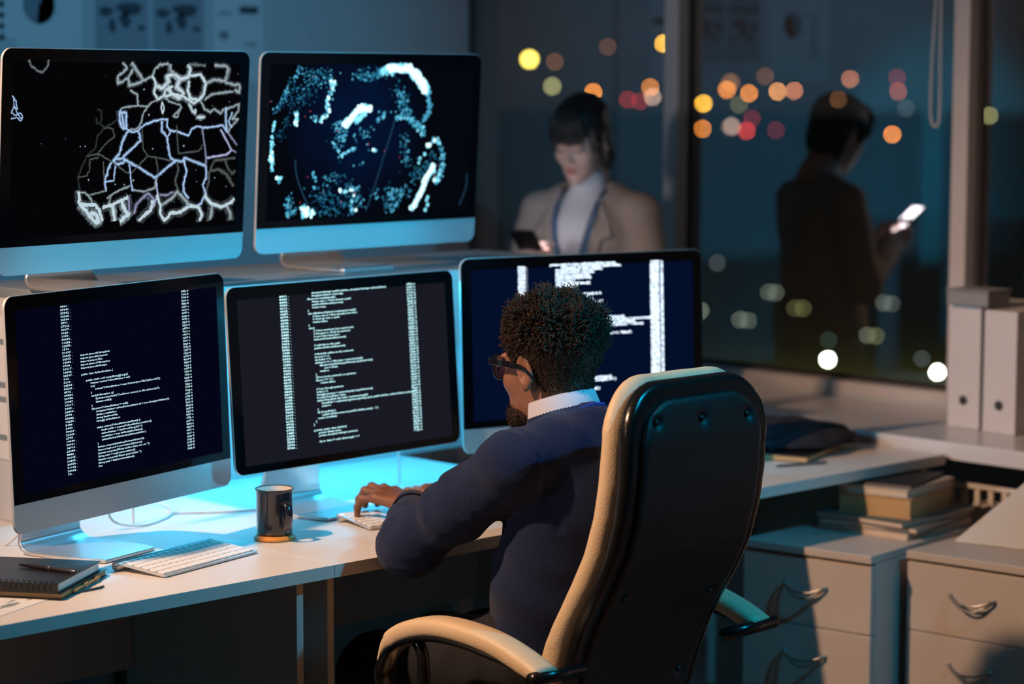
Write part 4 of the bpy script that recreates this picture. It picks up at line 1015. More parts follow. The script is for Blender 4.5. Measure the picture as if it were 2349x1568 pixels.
# ================================================================ OFFICE CHAIR
CX = 3.2775
ZP = [0.45, 0.50, 0.56, 0.60, 0.64, 0.68, 0.72, 0.76, 0.82, 0.89, 0.95, 1.03, 1.08, 1.16, 1.30]
YP = [3.025, 3.020, 3.008, 2.996, 2.982, 2.962, 2.938, 2.915, 2.886, 2.866, 2.857, 2.852, 2.857, 2.872, 2.89]
chair = empty('office_chair', (CX, 3.12, 0), 0, 'high-backed cream and black leather office chair with armrests, seen from behind', 'chair')
TC = Matrix.Translation((-CX, -3.12, 0))
def yc(Z): return np.interp(Z, ZP, YP)
def wz(Z): return np.interp(Z, [0.40, 0.50, 0.60, 0.75, 0.95, 1.2], [0.150, 0.172, 0.186, 0.194, 0.193, 0.190])
def plate(X, Y, Z, ztop, zbot, inset, y0, y1, rc, edge):
    """rounded outline following the curved back profile; thickness from y0 to y1 (towards the sitter)"""
    hw = wz(Z)-inset
    zc, hh = (ztop+zbot)/2, (ztop-zbot)/2-inset
    qx = np.abs(X-CX)-hw+rc; qz = np.abs(Z-zc)-hh+rc
    d = np.sqrt(np.maximum(qx, 0)**2+np.maximum(qz, 0)**2)+np.minimum(np.maximum(qx, qz), 0)-rc
    yy = Y-yc(Z)
    ym, yh = (y0+y1)/2, (y1-y0)/2
    e = np.abs(yy-ym)-yh
    return np.sqrt(np.maximum(d+edge, 0)**2+np.maximum(e+edge, 0)**2)+np.minimum(np.maximum(d, e)+edge, 0)-edge
BUT = [(-0.125, 1.065), (-0.004, 1.062), (0.122, 1.058), (-0.125, 0.735), (0.122, 0.715), (-0.10, 0.555), (0.115, 0.553)]
def f_shell(X, Y, Z): return plate(X, Y, Z, 1.135, 0.43, 0.0, 0.0, 0.030, 0.10, 0.010)
def f_pad(X, Y, Z):
    f = plate(X, Y, Z, 1.135, 0.43, 0.030, -0.011, 0.012, 0.085, 0.009)
    for bx, bz in BUT:
        d = np.sqrt((X-CX-bx)**2+(Z-bz)**2+(Y-(np.interp(bz, ZP, YP)-0.013))**2)
        f = smax(f, 0.010-d, 0.010)
    return f
lo, hi = (CX-0.26, 2.80, 0.40), (CX+0.26, 3.16, 1.20)
np_obj('back_shell', [sdf_mesh(f_shell, lo, hi, 0.006, TC)], m_bplastic, chair, 3)
np_obj('rear_panel', [sdf_mesh(f_pad, lo, hi, 0.005, TC)], m_bleather, chair, 2)
def f_cush(X, Y, Z):
    f = plate(X, Y, Z, 1.138, 0.44, -0.006, 0.0315, np.interp(Z, [0.55, 1.1], [0.092, 0.072]), 0.110, 0.026)
    return f + 0.0012*np.sin(X*55)*np.sin(Z*30)
np_obj('back_cushion', [sdf_mesh(f_cush, lo, (CX+0.26, 3.20, 1.22), 0.006, TC)], m_leather, chair, 3)
for bx, bz in BUT:
    bm = bmesh.new(); bmesh.ops.create_uvsphere(bm, u_segments=14, v_segments=8, radius=0.0065, matrix=Matrix.Translation((bx, np.interp(bz, ZP, YP)-0.007-3.12, bz)) @ Matrix.Scale(0.55, 4, (0, 1, 0)))
    from_bm('tuft_button', bm, m_bleather, chair, True)
def f_seat(X, Y, Z):
    qx, qy, qz = np.abs(X-CX)-0.225+0.07, np.abs(Y-3.32)-0.20+0.07, np.abs(Z-0.395)-0.055+0.035
    d2 = np.sqrt(np.maximum(qx, 0)**2+np.maximum(qy, 0)**2)+np.minimum(np.maximum(qx, qy), 0)-0.035
    return np.sqrt(np.maximum(d2, 0)**2+np.maximum(qz, 0)**2)+np.minimum(np.maximum(d2, qz), 0)-0.035
np_obj('seat', [sdf_mesh(f_seat, (CX-0.30, 3.02, 0.34), (CX+0.30, 3.58, 0.52), 0.008, TC)], m_leather, chair, 2)
for s in (-1, 1):
    ax = s*0.297
    arm = [(2.950, 0.630), (3.065, 0.665), (3.17, 0.676), (3.25, 0.671), (3.318, 0.650), (3.358, 0.622), (3.374, 0.590)]
    P = smooth_path([(ax, y-3.12, z-0.012) for y, z in arm], 6)
    bm = bmesh.new(); rings = []
    N_ = len(P)
    for i, p in enumerate(P):
        d = (P[min(i+1, N_-1)]-P[max(i-1, 0)]).normalized(); nr = Vector((1, 0, 0)).cross(d)
        f = min(1, 0.72+i*0.10) if i < 3 else (max(0.25, (N_-1-i)/9) if i > N_-9 else 1)
        hw, hh = 0.029*(0.9+0.1*f), 0.019*f
        ring = []
        for k in range(20):
            a = 2*PI*k/20; c_, s_ = math.cos(a), math.sin(a)
            ring.append(bm.verts.new(p+Vector((math.copysign(abs(c_)**0.6, c_)*hw, 0, 0))+nr*(math.copysign(abs(s_)**0.7, s_)*hh)))
        rings.append(ring)
    for a, b in zip(rings, rings[1:]):
        for k in range(20): bm.faces.new((a[k], a[(k+1) % 20], b[(k+1) % 20], b[k]))
    bm.faces.new(rings[0][::-1]); bm.faces.new(rings[-1])
    from_bm('armrest_cushion', bm, m_leather, chair, True)
    fr = [(2.955, 0.618), (3.065, 0.638), (3.17, 0.648), (3.25, 0.644), (3.32, 0.624), (3.362, 0.596), (3.382, 0.560), (3.378, 0.53), (3.355, 0.49), (3.30, 0.44), (3.22, 0.395)]
    P = smooth_path([(ax, y-3.12, z-0.004) for y, z in fr], 5)
    bm = bmesh.new(); rings = []
    for i, p in enumerate(P):
        d = (P[min(i+1, len(P)-1)]-P[max(i-1, 0)]).normalized(); nr = Vector((1, 0, 0)).cross(d)
        hw, hh = 0.026, 0.010
        rings.append([bm.verts.new(p+Vector((math.cos(2*PI*k/14)*hw, 0, 0))+nr*(math.sin(2*PI*k/14)*hh)) for k in range(14)])
    for a, b in zip(rings, rings[1:]):
        for k in range(14): bm.faces.new((a[k], a[(k+1) % 14], b[(k+1) % 14], b[k]))
    bm.faces.new(rings[0][::-1]); bm.faces.new(rings[-1])
    # inner strut and bracket to the seat
    tube(bm, smooth_path([(ax, 3.300-3.12, 0.632), (ax, 3.275-3.12, 0.60), (ax, 3.27-3.12, 0.52), (ax, 3.24-3.12, 0.41)], 4), 0.012, 10)
    tube(bm, [(ax, 3.22-3.12, 0.392), (s*0.18, 3.22-3.12, 0.372)], 0.012, 10)
    from_bm('armrest_frame', bm, m_bplastic, chair, True)
    bm = bmesh.new(); tube(bm, [(s*0.195, 2.960-3.12, 0.612), (s*0.335, 2.950-3.12, 0.618)], 0.013, 16)
    from_bm('armrest_rod', bm, m_bplastic, chair, True)
bm = bmesh.new(); tube(bm, [(0, 0.14, 0.10), (0, 0.14, 0.37)], 0.028, 20); from_bm('gas_column', bm, m_black, chair, True)
for k in range(5):
    a = 2*PI*k/5+0.3; dx, dy = math.cos(a), math.sin(a)
    bm = bmesh.new(); tube(bm, [(0, 0.14, 0.12), (dx*0.16, 0.14+dy*0.16, 0.095), (dx*0.31, 0.14+dy*0.31, 0.075)], [0.03, 0.022, 0.016], 10)
    lg = from_bm('base_leg', bm, m_bplastic, chair, True)
    bm = bmesh.new(); bx, by = dx*0.31, 0.14+dy*0.31
    tube(bm, [(bx-dy*0.014, by+dx*0.014, 0.029), (bx+dy*0.014, by-dx*0.014, 0.029)], 0.028, 18); tube(bm, [(bx, by, 0.05), (bx, by, 0.072)], 0.008, 8)
    from_bm('caster', bm, m_black, lg, True)

# ================================================================ PEOPLE
def head_sdf(X, Y, Z, fem=False):
    """local head space: x right, y forward, z up, origin between the ears"""
    f = ell(X, Y, Z, (0, -0.012, 0.048), (0.073, 0.095, 0.080))
    fw_ = 0.060 if not fem else 0.057
    f = smin(f, ell(X, Y, Z, (0, 0.030, -0.012), (fw_, 0.064, 0.088)), 0.03)
    f = smin(f, ell(X, Y, Z, (0, 0.040, -0.072), (0.046 if not fem else 0.040, 0.046, 0.036)), 0.03)
    f = smin(f, ell(X, Y, Z, (0, 0.073, -0.095), (0.020, 0.016, 0.015)), 0.02)
    for s in (-1, 1):
        f = smin(f, ell(X, Y, Z, (s*0.040, 0.058, -0.022), (0.020, 0.022, 0.020)), 0.02)       # cheekbones
        f = smin(f, ell(X, Y, Z, (s*0.026, 0.086, 0.026), (0.022, 0.008, 0.007)), 0.012)      # brow
        f = smax(f, -ell(X, Y, Z, (s*0.030, 0.100, 0.010), (0.016, 0.014, 0.011)), 0.012)     # socket
        f = smin(f, ell(X, Y, Z, (s*0.030, 0.078, 0.009), (0.0135, 0.0125, 0.0125)), 0.004)     # eye with lid
    k = 0.8 if fem else 1.0
    f = smin(f, cone(X, Y, Z, (0, 0.090, 0.018), (0, 0.090+0.022*k, -0.026), 0.0065, 0.0105*k), 0.010)
    for s in (-1, 1):
        f = smin(f, ell(X, Y, Z, (s*0.0125*k, 0.096, -0.029), (0.0085, 0.010, 0.0075)), 0.006)
    f = smin(f, ell(X, Y, Z, (0, 0.088, -0.052), (0.022, 0.010, 0.0060)), 0.006)
    f = smin(f, ell(X, Y, Z, (0, 0.086, -0.064), (0.019, 0.010, 0.0065)), 0.006)
    f = smax(f, -ell(X, Y, Z, (0, 0.102, -0.0578), (0.024, 0.008, 0.0015)), 0.003)
    # ears: outer shell, helix hollow, lobe
    for s in (-1, 1):
        a = 0.20
        Xe = (X-s*0.0775); Ye = (Y+0.012)*math.cos(a)-(Z-0.000)*math.sin(a); Ze = (Y+0.012)*math.sin(a)+(Z-0.000)*math.cos(a)
        Xt = Xe + s*(-Ye)*0.06
        e_ = ell(Xt, Ye, Ze, (0, 0, 0.004), (0.0070, 0.0195, 0.0325))
        e_ = smin(e_, ell(Xt, Ye, Ze, (-s*0.001, 0.006, -0.024), (0.0055, 0.0095, 0.012)), 0.008)
        e_ = smax(e_, -ell(Xt, Ye, Ze, (s*0.0072, 0.002, 0.006), (0.0080, 0.0130, 0.0240)), 0.003)
        e_ = smin(e_, ell(Xt, Ye, Ze, (s*0.000, -0.004, 0.008), (0.0035, 0.0030, 0.014)), 0.003)
        e_ = smax(e_, -ell(Xt, Ye, Ze, (s*0.006, 0.004, -0.006), (0.007, 0.007, 0.009)), 0.003)
        f = smin(f, e_, 0.006)
    f = smin(f, cone(X, Y, Z, (0, -0.028, -0.04), (0, -0.055, -0.165), 0.056 if not fem else 0.043, 0.060 if not fem else 0.046), 0.025)
    return f
def hand_parts(mirror, curl, h=0.0021, spread=1.0):
    """left hand, palm down: x towards the thumb, y along the fingers, origin at the wrist"""
    F = [(-0.033, 0.076, 0.000, (0.034, 0.022, 0.018), 0.0078, -0.16), (-0.011, 0.086, 0.005, (0.041, 0.027, 0.020), 0.0086, -0.05),
         (0.011, 0.090, 0.007, (0.044, 0.029, 0.020), 0.0090, 0.03), (0.033, 0.085, 0.004, (0.040, 0.025, 0.019), 0.0088, 0.12)]
    def fn(X, Y, Z):
        if mirror: X = -X
        f = None
        for i, (mx_, my_, mz_, L, r_, sp) in enumerate(F):
            g = cone(X, Y, Z, (mx_*0.55, -0.004, 0.0), (mx_, my_, mz_), 0.0165, 0.0115, (1, 1, 0.95))
            f = g if f is None else smin(f, g, 0.012)
        f = smin(f, cone(X, Y, Z, (0, -0.07, -0.003), (0, 0.0, 0.0), 0.027, 0.026, (1.0, 1, 0.78)), 0.02)
        f = smin(f, ell(X, Y, Z, (0.022, 0.030, -0.008), (0.016, 0.030, 0.014)), 0.01)
        for i, (mx_, my_, mz_, L, r_, sp) in enumerate(F):
            f = smin(f, ell(X, Y, Z, (mx_, my_-0.001, mz_+0.0045), (0.0088, 0.0100, 0.0080)), 0.007)      # knuckle
            p = np.array([mx_, my_, mz_]); pts = [p.copy()]; ang = 0
            for j in range(3):
                ang += curl[i][j]
                d = np.array([math.sin(sp*spread)*math.cos(ang), math.cos(sp*spread)*math.cos(ang), math.sin(ang)])
                p = p+d*L[j]; pts.append(p.copy())
            g = chain(X, Y, Z, pts, [r_*1.10, r_*1.0, r_*0.92, r_*0.80], 0.004)
            g = smin(g, ell(X, Y, Z, pts[1], (r_*1.10,)*3), 0.004)
            f = smin(f, g, 0.004)
        th = [(0.022, 0.012, -0.008), (0.048, 0.040, -0.016), (0.054, 0.070, -0.024), (0.047, 0.094, -0.034)]
        f = smin(f, chain(X, Y, Z, th, [0.0150, 0.0120, 0.0098, 0.0082], 0.006), 0.006)
        return f
    lo_, hi_ = (-0.075, -0.085, -0.075), (0.085, 0.19, 0.06)
    if mirror: lo_, hi_ = (-0.085, -0.085, -0.075), (0.075, 0.19, 0.06)
    return fn, lo_, hi_, h
def place(loc, yaw=0, pitch=0, roll=0, root=(0, 0, 0)):
    return Matrix.Translation(Vector(loc)-Vector(root)) @ Matrix.Rotation(yaw*DEG, 4, 'Z') @ Matrix.Rotation(-pitch*DEG, 4, 'X') @ Matrix.Rotation(roll*DEG, 4, 'Y')

# ---------------------------------------------------------------- the seated man
MX, MY = 3.30, 3.15
man = empty('person', (MX, MY, 0), 0, 'seated person in navy sweater and glasses typing, seen from behind', 'person')
RT = (MX, MY, 0); TM = Matrix.Translation((-MX, -MY, 0))
HO = (3.302, 3.262, 1.112)
HM = place(HO, -1.5, 3, 0, RT)
parts = [sdf_mesh(lambda X, Y, Z: head_sdf(X, Y, Z), (-0.10, -0.15, -0.19), (0.10, 0.13, 0.14), 0.0024, HM)]
curlL = [(-0.20, -0.85, -0.55), (-0.02, -0.90, -0.60), (0.02, -0.95, -0.55), (0.0, -0.85, -0.6)]
curlR = [(-0.30, -0.6, -0.4), (-0.10, -0.55, -0.45), (-0.12, -0.5, -0.5), (-0.2, -0.5, -0.4)]
LH = ((3.283, 3.640, 0.803), 2, -4); RH = ((3.462, 3.662, 0.800), 24, 2)
fn, l_, h_, hh = hand_parts(False, curlL); parts.append(sdf_mesh(fn, l_, h_, hh, place(LH[0], LH[1], LH[2], 0, RT)))
fn, l_, h_, hh = hand_parts(True, curlR); parts.append(sdf_mesh(fn, l_, h_, hh, place(RH[0], RH[1], RH[2], 0, RT)))
SL, EL, WL = (3.128, 3.185, 0.952), (3.083, 3.425, 0.775), (3.262, 3.615, 0.797)
SR, ER, WR = (3.472, 3.185, 0.952), (3.590, 3.410, 0.775), (3.478, 3.625, 0.797)
def man_under(X, Y, Z):
    f = chain(X, Y, Z, [(3.30, 3.235, 0.58), (3.30, 3.20, 0.75), (3.30, 3.18, 0.90), (3.30, 3.20, 1.0)], [0.09, 0.085, 0.085, 0.05], 0.05)
    f = smin(f, chain(X, Y, Z, [(3.30, 3.15, 0.95), SL, EL, WL], [0.05, 0.045, 0.036, 0.025], 0.02), 0.03)
    f = smin(f, chain(X, Y, Z, [(3.30, 3.15, 0.95), SR, ER, WR], [0.05, 0.045, 0.036, 0.025], 0.02), 0.03)
    f = smin(f, cone(X, Y, Z, (3.30, 3.19, 0.96), (3.30, 3.225, 1.03), 0.060, 0.050), 0.02)
    for s in (-1, 1): f = smin(f, chain(X, Y, Z, [(3.30+s*0.09, 3.24, 0.54), (3.30+s*0.145, 3.59, 0.475), (3.30+s*0.15, 3.65, 0.12), (3.30+s*0.15, 3.74, 0.06)], [0.07, 0.05, 0.035, 0.025], 0.03), 0.03)
    return f
parts.append(sdf_mesh(man_under, (2.98, 2.90, 0.03), (3.72, 3.74, 1.10), 0.012, TM))
np_obj('body', parts, m_skin, man, 0)

def wr(X, Y, Z, a, b, amp, fr, ph, wid):
    """soft folds across a limb between a and b"""
    a = np.array(a); b = np.array(b); d = b-a; L = np.linalg.norm(d); d = d/L
    t = ((X-a[0])*d[0]+(Y-a[1])*d[1]+(Z-a[2])*d[2])
    return amp*np.sin(t*fr+ph+7*(X-a[0])+9*(Z-a[2])+1.2*np.sin(t*31))*np.exp(-((t-L*0.5)/wid)**2)
def f_sweater(X, Y, Z):
    f = chain(X, Y, Z, [(0, 3.060, 0.58), (0, 3.085, 0.72), (0, 3.125, 0.86), (0, 3.150, 0.925)], [0.128, 0.122, 0.120, 0.098], 0.05) if False else None
    Xs = (X-3.30)/1.32
    f = chain(Xs, Y, Z, [(0, 3.238, 0.575), (0, 3.205, 0.72), (0, 3.175, 0.85), (0, 3.170, 0.915)], [0.120, 0.116, 0.114, 0.098], 0.05)
    f = smin(f, chain(X, Y, Z, [SL, (3.22, 3.165, 0.985), (3.30, 3.178, 1.000), (3.38, 3.165, 0.985), SR], [0.060, 0.052, 0.056, 0.052, 0.060], 0.03), 0.045)
    for S_, E_, W_ in ((SL, EL, WL), (SR, ER, WR)):
        up = chain(X, Y, Z, [S_, tuple(np.array(S_)*0.45+np.array(E_)*0.55), E_], [0.066, 0.060, 0.052], 0.03)
        fo = chain(X, Y, Z, [E_, tuple(np.array(E_)*0.5+np.array(W_)*0.5+np.array((0, 0, -0.002))), W_], [0.052, 0.0475, 0.0385], 0.03)
        g = smin(up, fo, 0.055)
        up_ = np.clip((Z-(np.interp(Y, [S_[1], E_[1]], [S_[2], E_[2]])))/0.06+0.5, 0, 1)
        g = g + wr(X, Y, Z, E_, W_, 0.0016, 110, 0, 0.10) + wr(X, Y, Z, S_, E_, 0.0042, 95, 1, 0.075)*up_ + 0.0022*np.sin(X*62+Y*48+2*np.sin(Z*55))*np.sin(Z*70-Y*40)
        f = smin(f, g, 0.022)
    f = f + 0.0022*np.sin(Z*70+X*22+2*np.sin(X*18))*np.exp(-((Z-0.66)/0.14)**2)
    f = f + 0.0030*np.sin((X*38+Y*30-Z*26)+1.5*np.sin(Z*30))*0.5
    for s_ in (-1, 1):
        dd = (X-3.30)*s_-0.158-0.22*(Z-0.95)
        f = f + 0.0045*np.exp(-(dd/0.0045)**2)*(Z > 0.83)*(Y < 3.26)
    # neck opening: tilted plane around the collar
    pl = (Z-1.030) - 0.62*(3.205-Y)*1.0
    op = np.sqrt(((X-3.300)/1.06)**2+(Y-3.222)**2)-0.062
    f = smax(f, -np.maximum(op, -(Z-0.98)), 0.004)
    return f
sw = np_obj('sweater', [sdf_mesh(f_sweater, (2.98, 2.88, 0.44), (3.72, 3.70, 1.10), 0.0052, TM)], m_sweater, man, 2)
# ribbed neckband, cuffs
def ringtube(bm, cx, cy, cz, rx, ry, tilt_back, r, n=72, z_amp=0.0, vs_=8, rib=0.0):
    rings = []
    for k in range(n):
        a = 2*PI*k/n
        p = Vector((cx+rx*math.cos(a), cy+ry*math.sin(a), cz-tilt_back*math.sin(a)))
        o_ = Vector((math.cos(a), math.sin(a), 0))
        rr_ = r*(1+rib*(k % 2))
        rings.append([bm.verts.new(p+o_*rr_*math.cos(2*PI*j/vs_)+Vector((0, 0, 1))*rr_*1.3*math.sin(2*PI*j/vs_)) for j in range(vs_)])
    for i in range(n):
        a, b = rings[i], rings[(i+1) % n]
        for j in range(vs_): bm.faces.new((a[j], a[(j+1) % vs_], b[(j+1) % vs_], b[j]))
bm = bmesh.new(); ringtube(bm, 0, 3.218-MY, 1.026, 0.0700, 0.066, 0.022, 0.0062, 120, rib=0.22)
from_bm('neckband', bm, m_sweater, sw, True)
def cuff(A_, B_, r0, r1, nm, par, m_):
    A_ = Vector(A_)-Vector(RT); B_ = Vector(B_)-Vector(RT)
    bm = bmesh.new(); P = [A_.lerp(B_, k/8) for k in range(9)]
    tube(bm, P, [r0+(r1-r0)*k/8*(1.0)+(0.0012 if k % 2 else 0) for k in range(9)], 28, False)
    return from_bm(nm, bm, m_, par, True)
cuff((3.238, 3.590, 0.795), (3.276, 3.632, 0.799), 0.0425, 0.0355, 'cuff', sw, m_sweater)
cuff((3.486, 3.604, 0.795), (3.468, 3.645, 0.799), 0.0425, 0.0355, 'cuff', sw, m_sweater)
# shirt collar standing around the neck
bm = bmesh.new(); rings = []
n = 72
for k in range(n+1):
    a = (-90+ (k/n)*320-160)*DEG
    back = -math.sin(a)                      # 1 at the nape, -1 at the throat
    lo_r, hi_r = 0.0745, 0.0610
    lf = max(0, -math.cos(a))
    zb = 1.034+0.014*back-0.022*lf; zt = 1.066+0.018*back-0.004*lf
    cx, cy = 0.0, 3.220-MY
    ring = [(lo_r*1.03, zb-0.010), (hi_r*1.02+0.0035, zt-0.002), (hi_r, zt), (hi_r-0.0015, zt-0.003), (hi_r, zb-0.01)]
    rings.append([bm.verts.new((cx+rr_*1.02*math.cos(a), cy+rr_*math.sin(a)+0.010*(z_-1.03)/0.04, z_)) for rr_, z_ in ring])
for a, b in zip(rings, rings[1:]):
    for j in range(4): bm.faces.new((a[j], a[j+1], b[j+1], b[j]))
from_bm('shirt_collar', bm, m_shirt, man, True)
# lanyard over the collar's foot at the nape, ends hanging on the chest
P = []
for k in range(25):
    a = (-90+(k-12)/12*112)*DEG; back = -math.sin(a)
    P.append((0.0745*1.03*math.cos(a), 3.217-MY+0.0725*math.sin(a), 1.0290+0.0225*back-0.012*max(0, -math.cos(a))))
P = [Vector(p) for p in P]
for sgn, lst in ((1, 'end'), (-1, 'start')):
    pass
P = [Vector((-0.012, 3.275-MY, 0.75)), Vector((-0.045, 3.290-MY, 0.90)), Vector((-0.066, 3.262-MY, 0.985))] + P + [Vector((0.066, 3.262-MY, 0.985)), Vector((0.045, 3.290-MY, 0.90)), Vector((0.012, 3.275-MY, 0.75))]
bm = bmesh.new(); rings = []
for i, p in enumerate(P):
    d = (P[min(i+1, len(P)-1)]-P[max(i-1, 0)]).normalized()
    o_ = Vector((p.x, p.y-(3.21-MY), 0)).normalized(); sdv = d.cross(o_).normalized()
    rings.append([bm.verts.new(p+sdv*(sx*0.0065)+o_*(sy*0.0008)) for sx, sy in ((-1, -1), (1, -1), (1, 1), (-1, 1))])
for a, b in zip(rings, rings[1:]):
    for k in range(4): bm.faces.new((a[k], a[(k+1) % 4], b[(k+1) % 4], b[k]))
from_bm('lanyard', bm, m_lany, man)
def f_trousers(X, Y, Z):
    f = chain((X-3.30)/1.25, Y, Z, [(0, 3.245, 0.57), (0, 3.24, 0.62)], [0.122, 0.112], 0.03)
    for s in (-1, 1):
        g = chain(X, Y, Z, [(3.30+s*0.09, 3.25, 0.550), (3.30+s*0.12, 3.44, 0.525), (3.30+s*0.15, 3.60, 0.480), (3.30+s*0.15, 3.64, 0.30), (3.30+s*0.155, 3.66, 0.12)], [0.098, 0.086, 0.070, 0.058, 0.052], 0.05)
        g = g + 0.002*np.sin(Y*90+X*30)
        f = smin(f, g, 0.03)
    return smax(f, 0.452-Z-np.where(Y > 3.52, 9, 0), 0.01)
np_obj('trousers', [sdf_mesh(f_trousers, (2.96, 3.05, 0.06), (3.64, 3.78, 0.74), 0.0075, TM)], m_trous, man, 2)
for s in (-1, 1):
    def f_shoe(X, Y, Z):
        f = chain((X-3.30-s*0.155)/0.9, Y, Z, [(0, 3.645, 0.055), (0, 3.72, 0.045), (0, 3.83, 0.032)], [0.046, 0.042, 0.034], 0.03)
        return smax(f, 0.002-Z, 0.004)
    np_obj('shoe', [sdf_mesh(f_shoe, (3.30+s*0.155-0.07, 3.56, -0.01), (3.30+s*0.155+0.07, 3.90, 0.14), 0.005, TM)], m_black, man, 1)

# hair: cap plus many short curls
def hairline(X, Y, Z):
    """>0 where hair grows (head space)"""
    front = 0.052-0.25*(0.08-Y)
    zl = np.interp(Y, [-0.11, -0.06, -0.035, -0.02, 0.012, 0.03, 0.055, 0.075, 0.1], [-0.070, -0.078, -0.055, 0.026, 0.030, 0.005, 0.050, 0.068, 0.085])
    return Z-zl
def f_hair(X, Y, Z):
    top = ell(X, Y, Z, (0, -0.017, 0.066), (0.085, 0.103, 0.080))
    low = ell(X, Y, Z, (0, -0.014, 0.044), (0.0775, 0.100, 0.084))
    nape = cone(X, Y, Z, (0, -0.03, -0.02), (0, -0.045, -0.09), 0.059, 0.058)
    f = smin(smin(top, low, 0.02), nape, 0.02)
    f = f + 0.0022*np.sin(X*260+3*np.sin(Z*90))*np.sin(Y*240)*np.sin(Z*250)*np.clip((Z+0.02)/0.08, 0.2, 1)
    return smax(f, -hairline(X, Y, Z), 0.004)
hair = np_obj('hair', [sdf_mesh(f_hair, (-0.11, -0.14, -0.10), (0.11, 0.11, 0.17), 0.0032, HM)], m_hair, man, 0)
def curls(n, seed, sel, c, r, ln, rad, nm, par, m_, xf, tw=2.2):
    q = random.Random(seed); vs = []; fs = []
    placed = 0; tries = 0
    c = Vector(c)
    while placed < n and tries < n*30:
        tries += 1
        z = q.uniform(-1, 1); a = q.uniform(0, 2*PI); s = math.sqrt(1-z*z)
        d = Vector((s*math.cos(a), s*math.sin(a), z))
        p = Vector((c.x+d.x*r[0], c.y+d.y*r[1], c.z+d.z*r[2]))
        g = sel(p, d)
        if q.random() > g: continue
        nn_ = Vector((d.x/r[0], d.y/r[1], d.z/r[2])).normalized()
        grow = (nn_+Vector((q.gauss(0, 0.35), q.gauss(0, 0.35), q.gauss(0, 0.3)+0.25))).normalized()
        u = grow.cross(Vector((0.3, 0.5, 0.8))).normalized(); v = grow.cross(u)
        L = ln*q.uniform(0.55, 1.35)*(0.45+0.55*g)*(0.75+0.6*max(0, math.sin(p.x*95+1.3)*math.sin(p.y*80+0.6)+0.25)); R0 = rad*q.uniform(0.7, 1.3); hr = q.uniform(0.0012, 0.0030); ph = q.uniform(0, 6.28); tt = tw*q.uniform(0.7, 1.4)
        m = 7; prev = None
        for k in range(m):
            t = k/(m-1)
            w_ = ph+t*2*PI*tt
            pc = p-nn_*0.004+grow*(L*t)+(u*math.cos(w_)+v*math.sin(w_))*hr*(0.3+t)
            rr_ = R0*(1-0.65*t)
            b = len(vs)
            for j in range(4):
                aa = PI/2*j
                vs.append(pc+(u*math.cos(aa)+v*math.sin(aa))*rr_)
            if prev is not None:
                for j in range(4): fs.append((prev+j, prev+(j+1) % 4, b+(j+1) % 4, b+j))
            prev = b
        fs.append((prev, prev+1, prev+2, prev+3)); placed += 1
    vs = [tuple(xf @ v_) for v_ in vs]
    me = bpy.data.meshes.new(nm); me.from_pydata(vs, [], fs); me.update()
    return link_mesh(nm, me, m_, par, True)
def curls_on(ob, n, seed, ln, rad, nm, m_, cond, tw=1.6):
    q = random.Random(seed); inv = HM.inverted(); me0 = ob.data
    nv = len(me0.vertices); vs = []; fs = []; k0 = 0; tries = 0
    while k0 < n and tries < n*20:
        tries += 1
        v_ = me0.vertices[q.randrange(nv)]
        if not cond(inv @ v_.co): continue
        nn_ = v_.normal.copy()
        grow = (nn_+Vector((q.gauss(0, 0.5), q.gauss(0, 0.5), q.gauss(0, 0.5)-0.1))).normalized()
        u = grow.cross(Vector((0.3, 0.5, 0.8))).normalized(); v = grow.cross(u)
        L = ln*q.uniform(0.5, 1.4); ph_ = q.uniform(0, 6.28); prev = None
        base = v_.co+Vector((q.gauss(0, 0.0008), q.gauss(0, 0.0008), q.gauss(0, 0.0008)))
        for k in range(5):
            t = k/4; w_ = ph_+t*2*PI*tw
            pc = base-nn_*0.001+grow*(L*t)+(u*math.cos(w_)+v*math.sin(w_))*0.0011*t
            rr_ = rad*(1-0.6*t); b = len(vs)
            for j in range(3): vs.append(tuple(pc+(u*math.cos(2.094*j)+v*math.sin(2.094*j))*rr_))
            if prev is not None:
                for j in range(3): fs.append((prev+j, prev+(j+1) % 3, b+(j+1) % 3, b+j))
            prev = b
        k0 += 1
    me = bpy.data.meshes.new(nm); me.from_pydata(vs, [], fs); me.update()
    return link_mesh(nm, me, m_, ob, True)
def sel_top(p, d):
    if p.z < 0.03 or (p.y > 0.05 and p.z < 0.075): return 0
    return min(1, (p.z-0.02)/0.06)
curls_on(hair, 3500, 9, 0.0130, 0.0016, 'mid_curls', m_hair, lambda p: p.z > 0.045)
curls(2300, 5, sel_top, (0, -0.017, 0.066), (0.086, 0.104, 0.081), 0.0200, 0.0025, 'curls', hair, m_hair, HM)
def sel_side(p, d):
    return 0.5 if float(hairline(np.array(p.x), np.array(p.y), np.array(p.z))) > 0.002 and p.z < 0.09 else 0
curls_on(hair, 9000, 8, 0.0050, 0.0009, 'short_curls', m_hair, lambda p: -0.036 < p.z < 0.06)
def f_beard(X, Y, Z):
    f = ell(X, Y, Z, (0, 0.066, -0.097), (0.036, 0.033, 0.027))
    f = smin(f, ell(X, Y, Z, (0, 0.046, -0.084), (0.0530, 0.048, 0.034)), 0.015)
    f = smin(f, ell(X, Y, Z, (0, 0.094, -0.042), (0.024, 0.006, 0.004)), 0.006)
    f = f+0.0012*np.sin(X*420)*np.sin(Y*400)*np.sin(Z*430)
    f = smax(f, Z+0.060+0.6*np.maximum(0, 0.04-Y), 0.004) if False else smax(f, (Z+0.066)-0.55*np.maximum(0, Y-0.075), 0.004)
    return f
beard = np_obj('beard', [sdf_mesh(f_beard, (-0.07, -0.01, -0.145), (0.07, 0.12, -0.03), 0.0025, HM)], m_hair, man, 0)
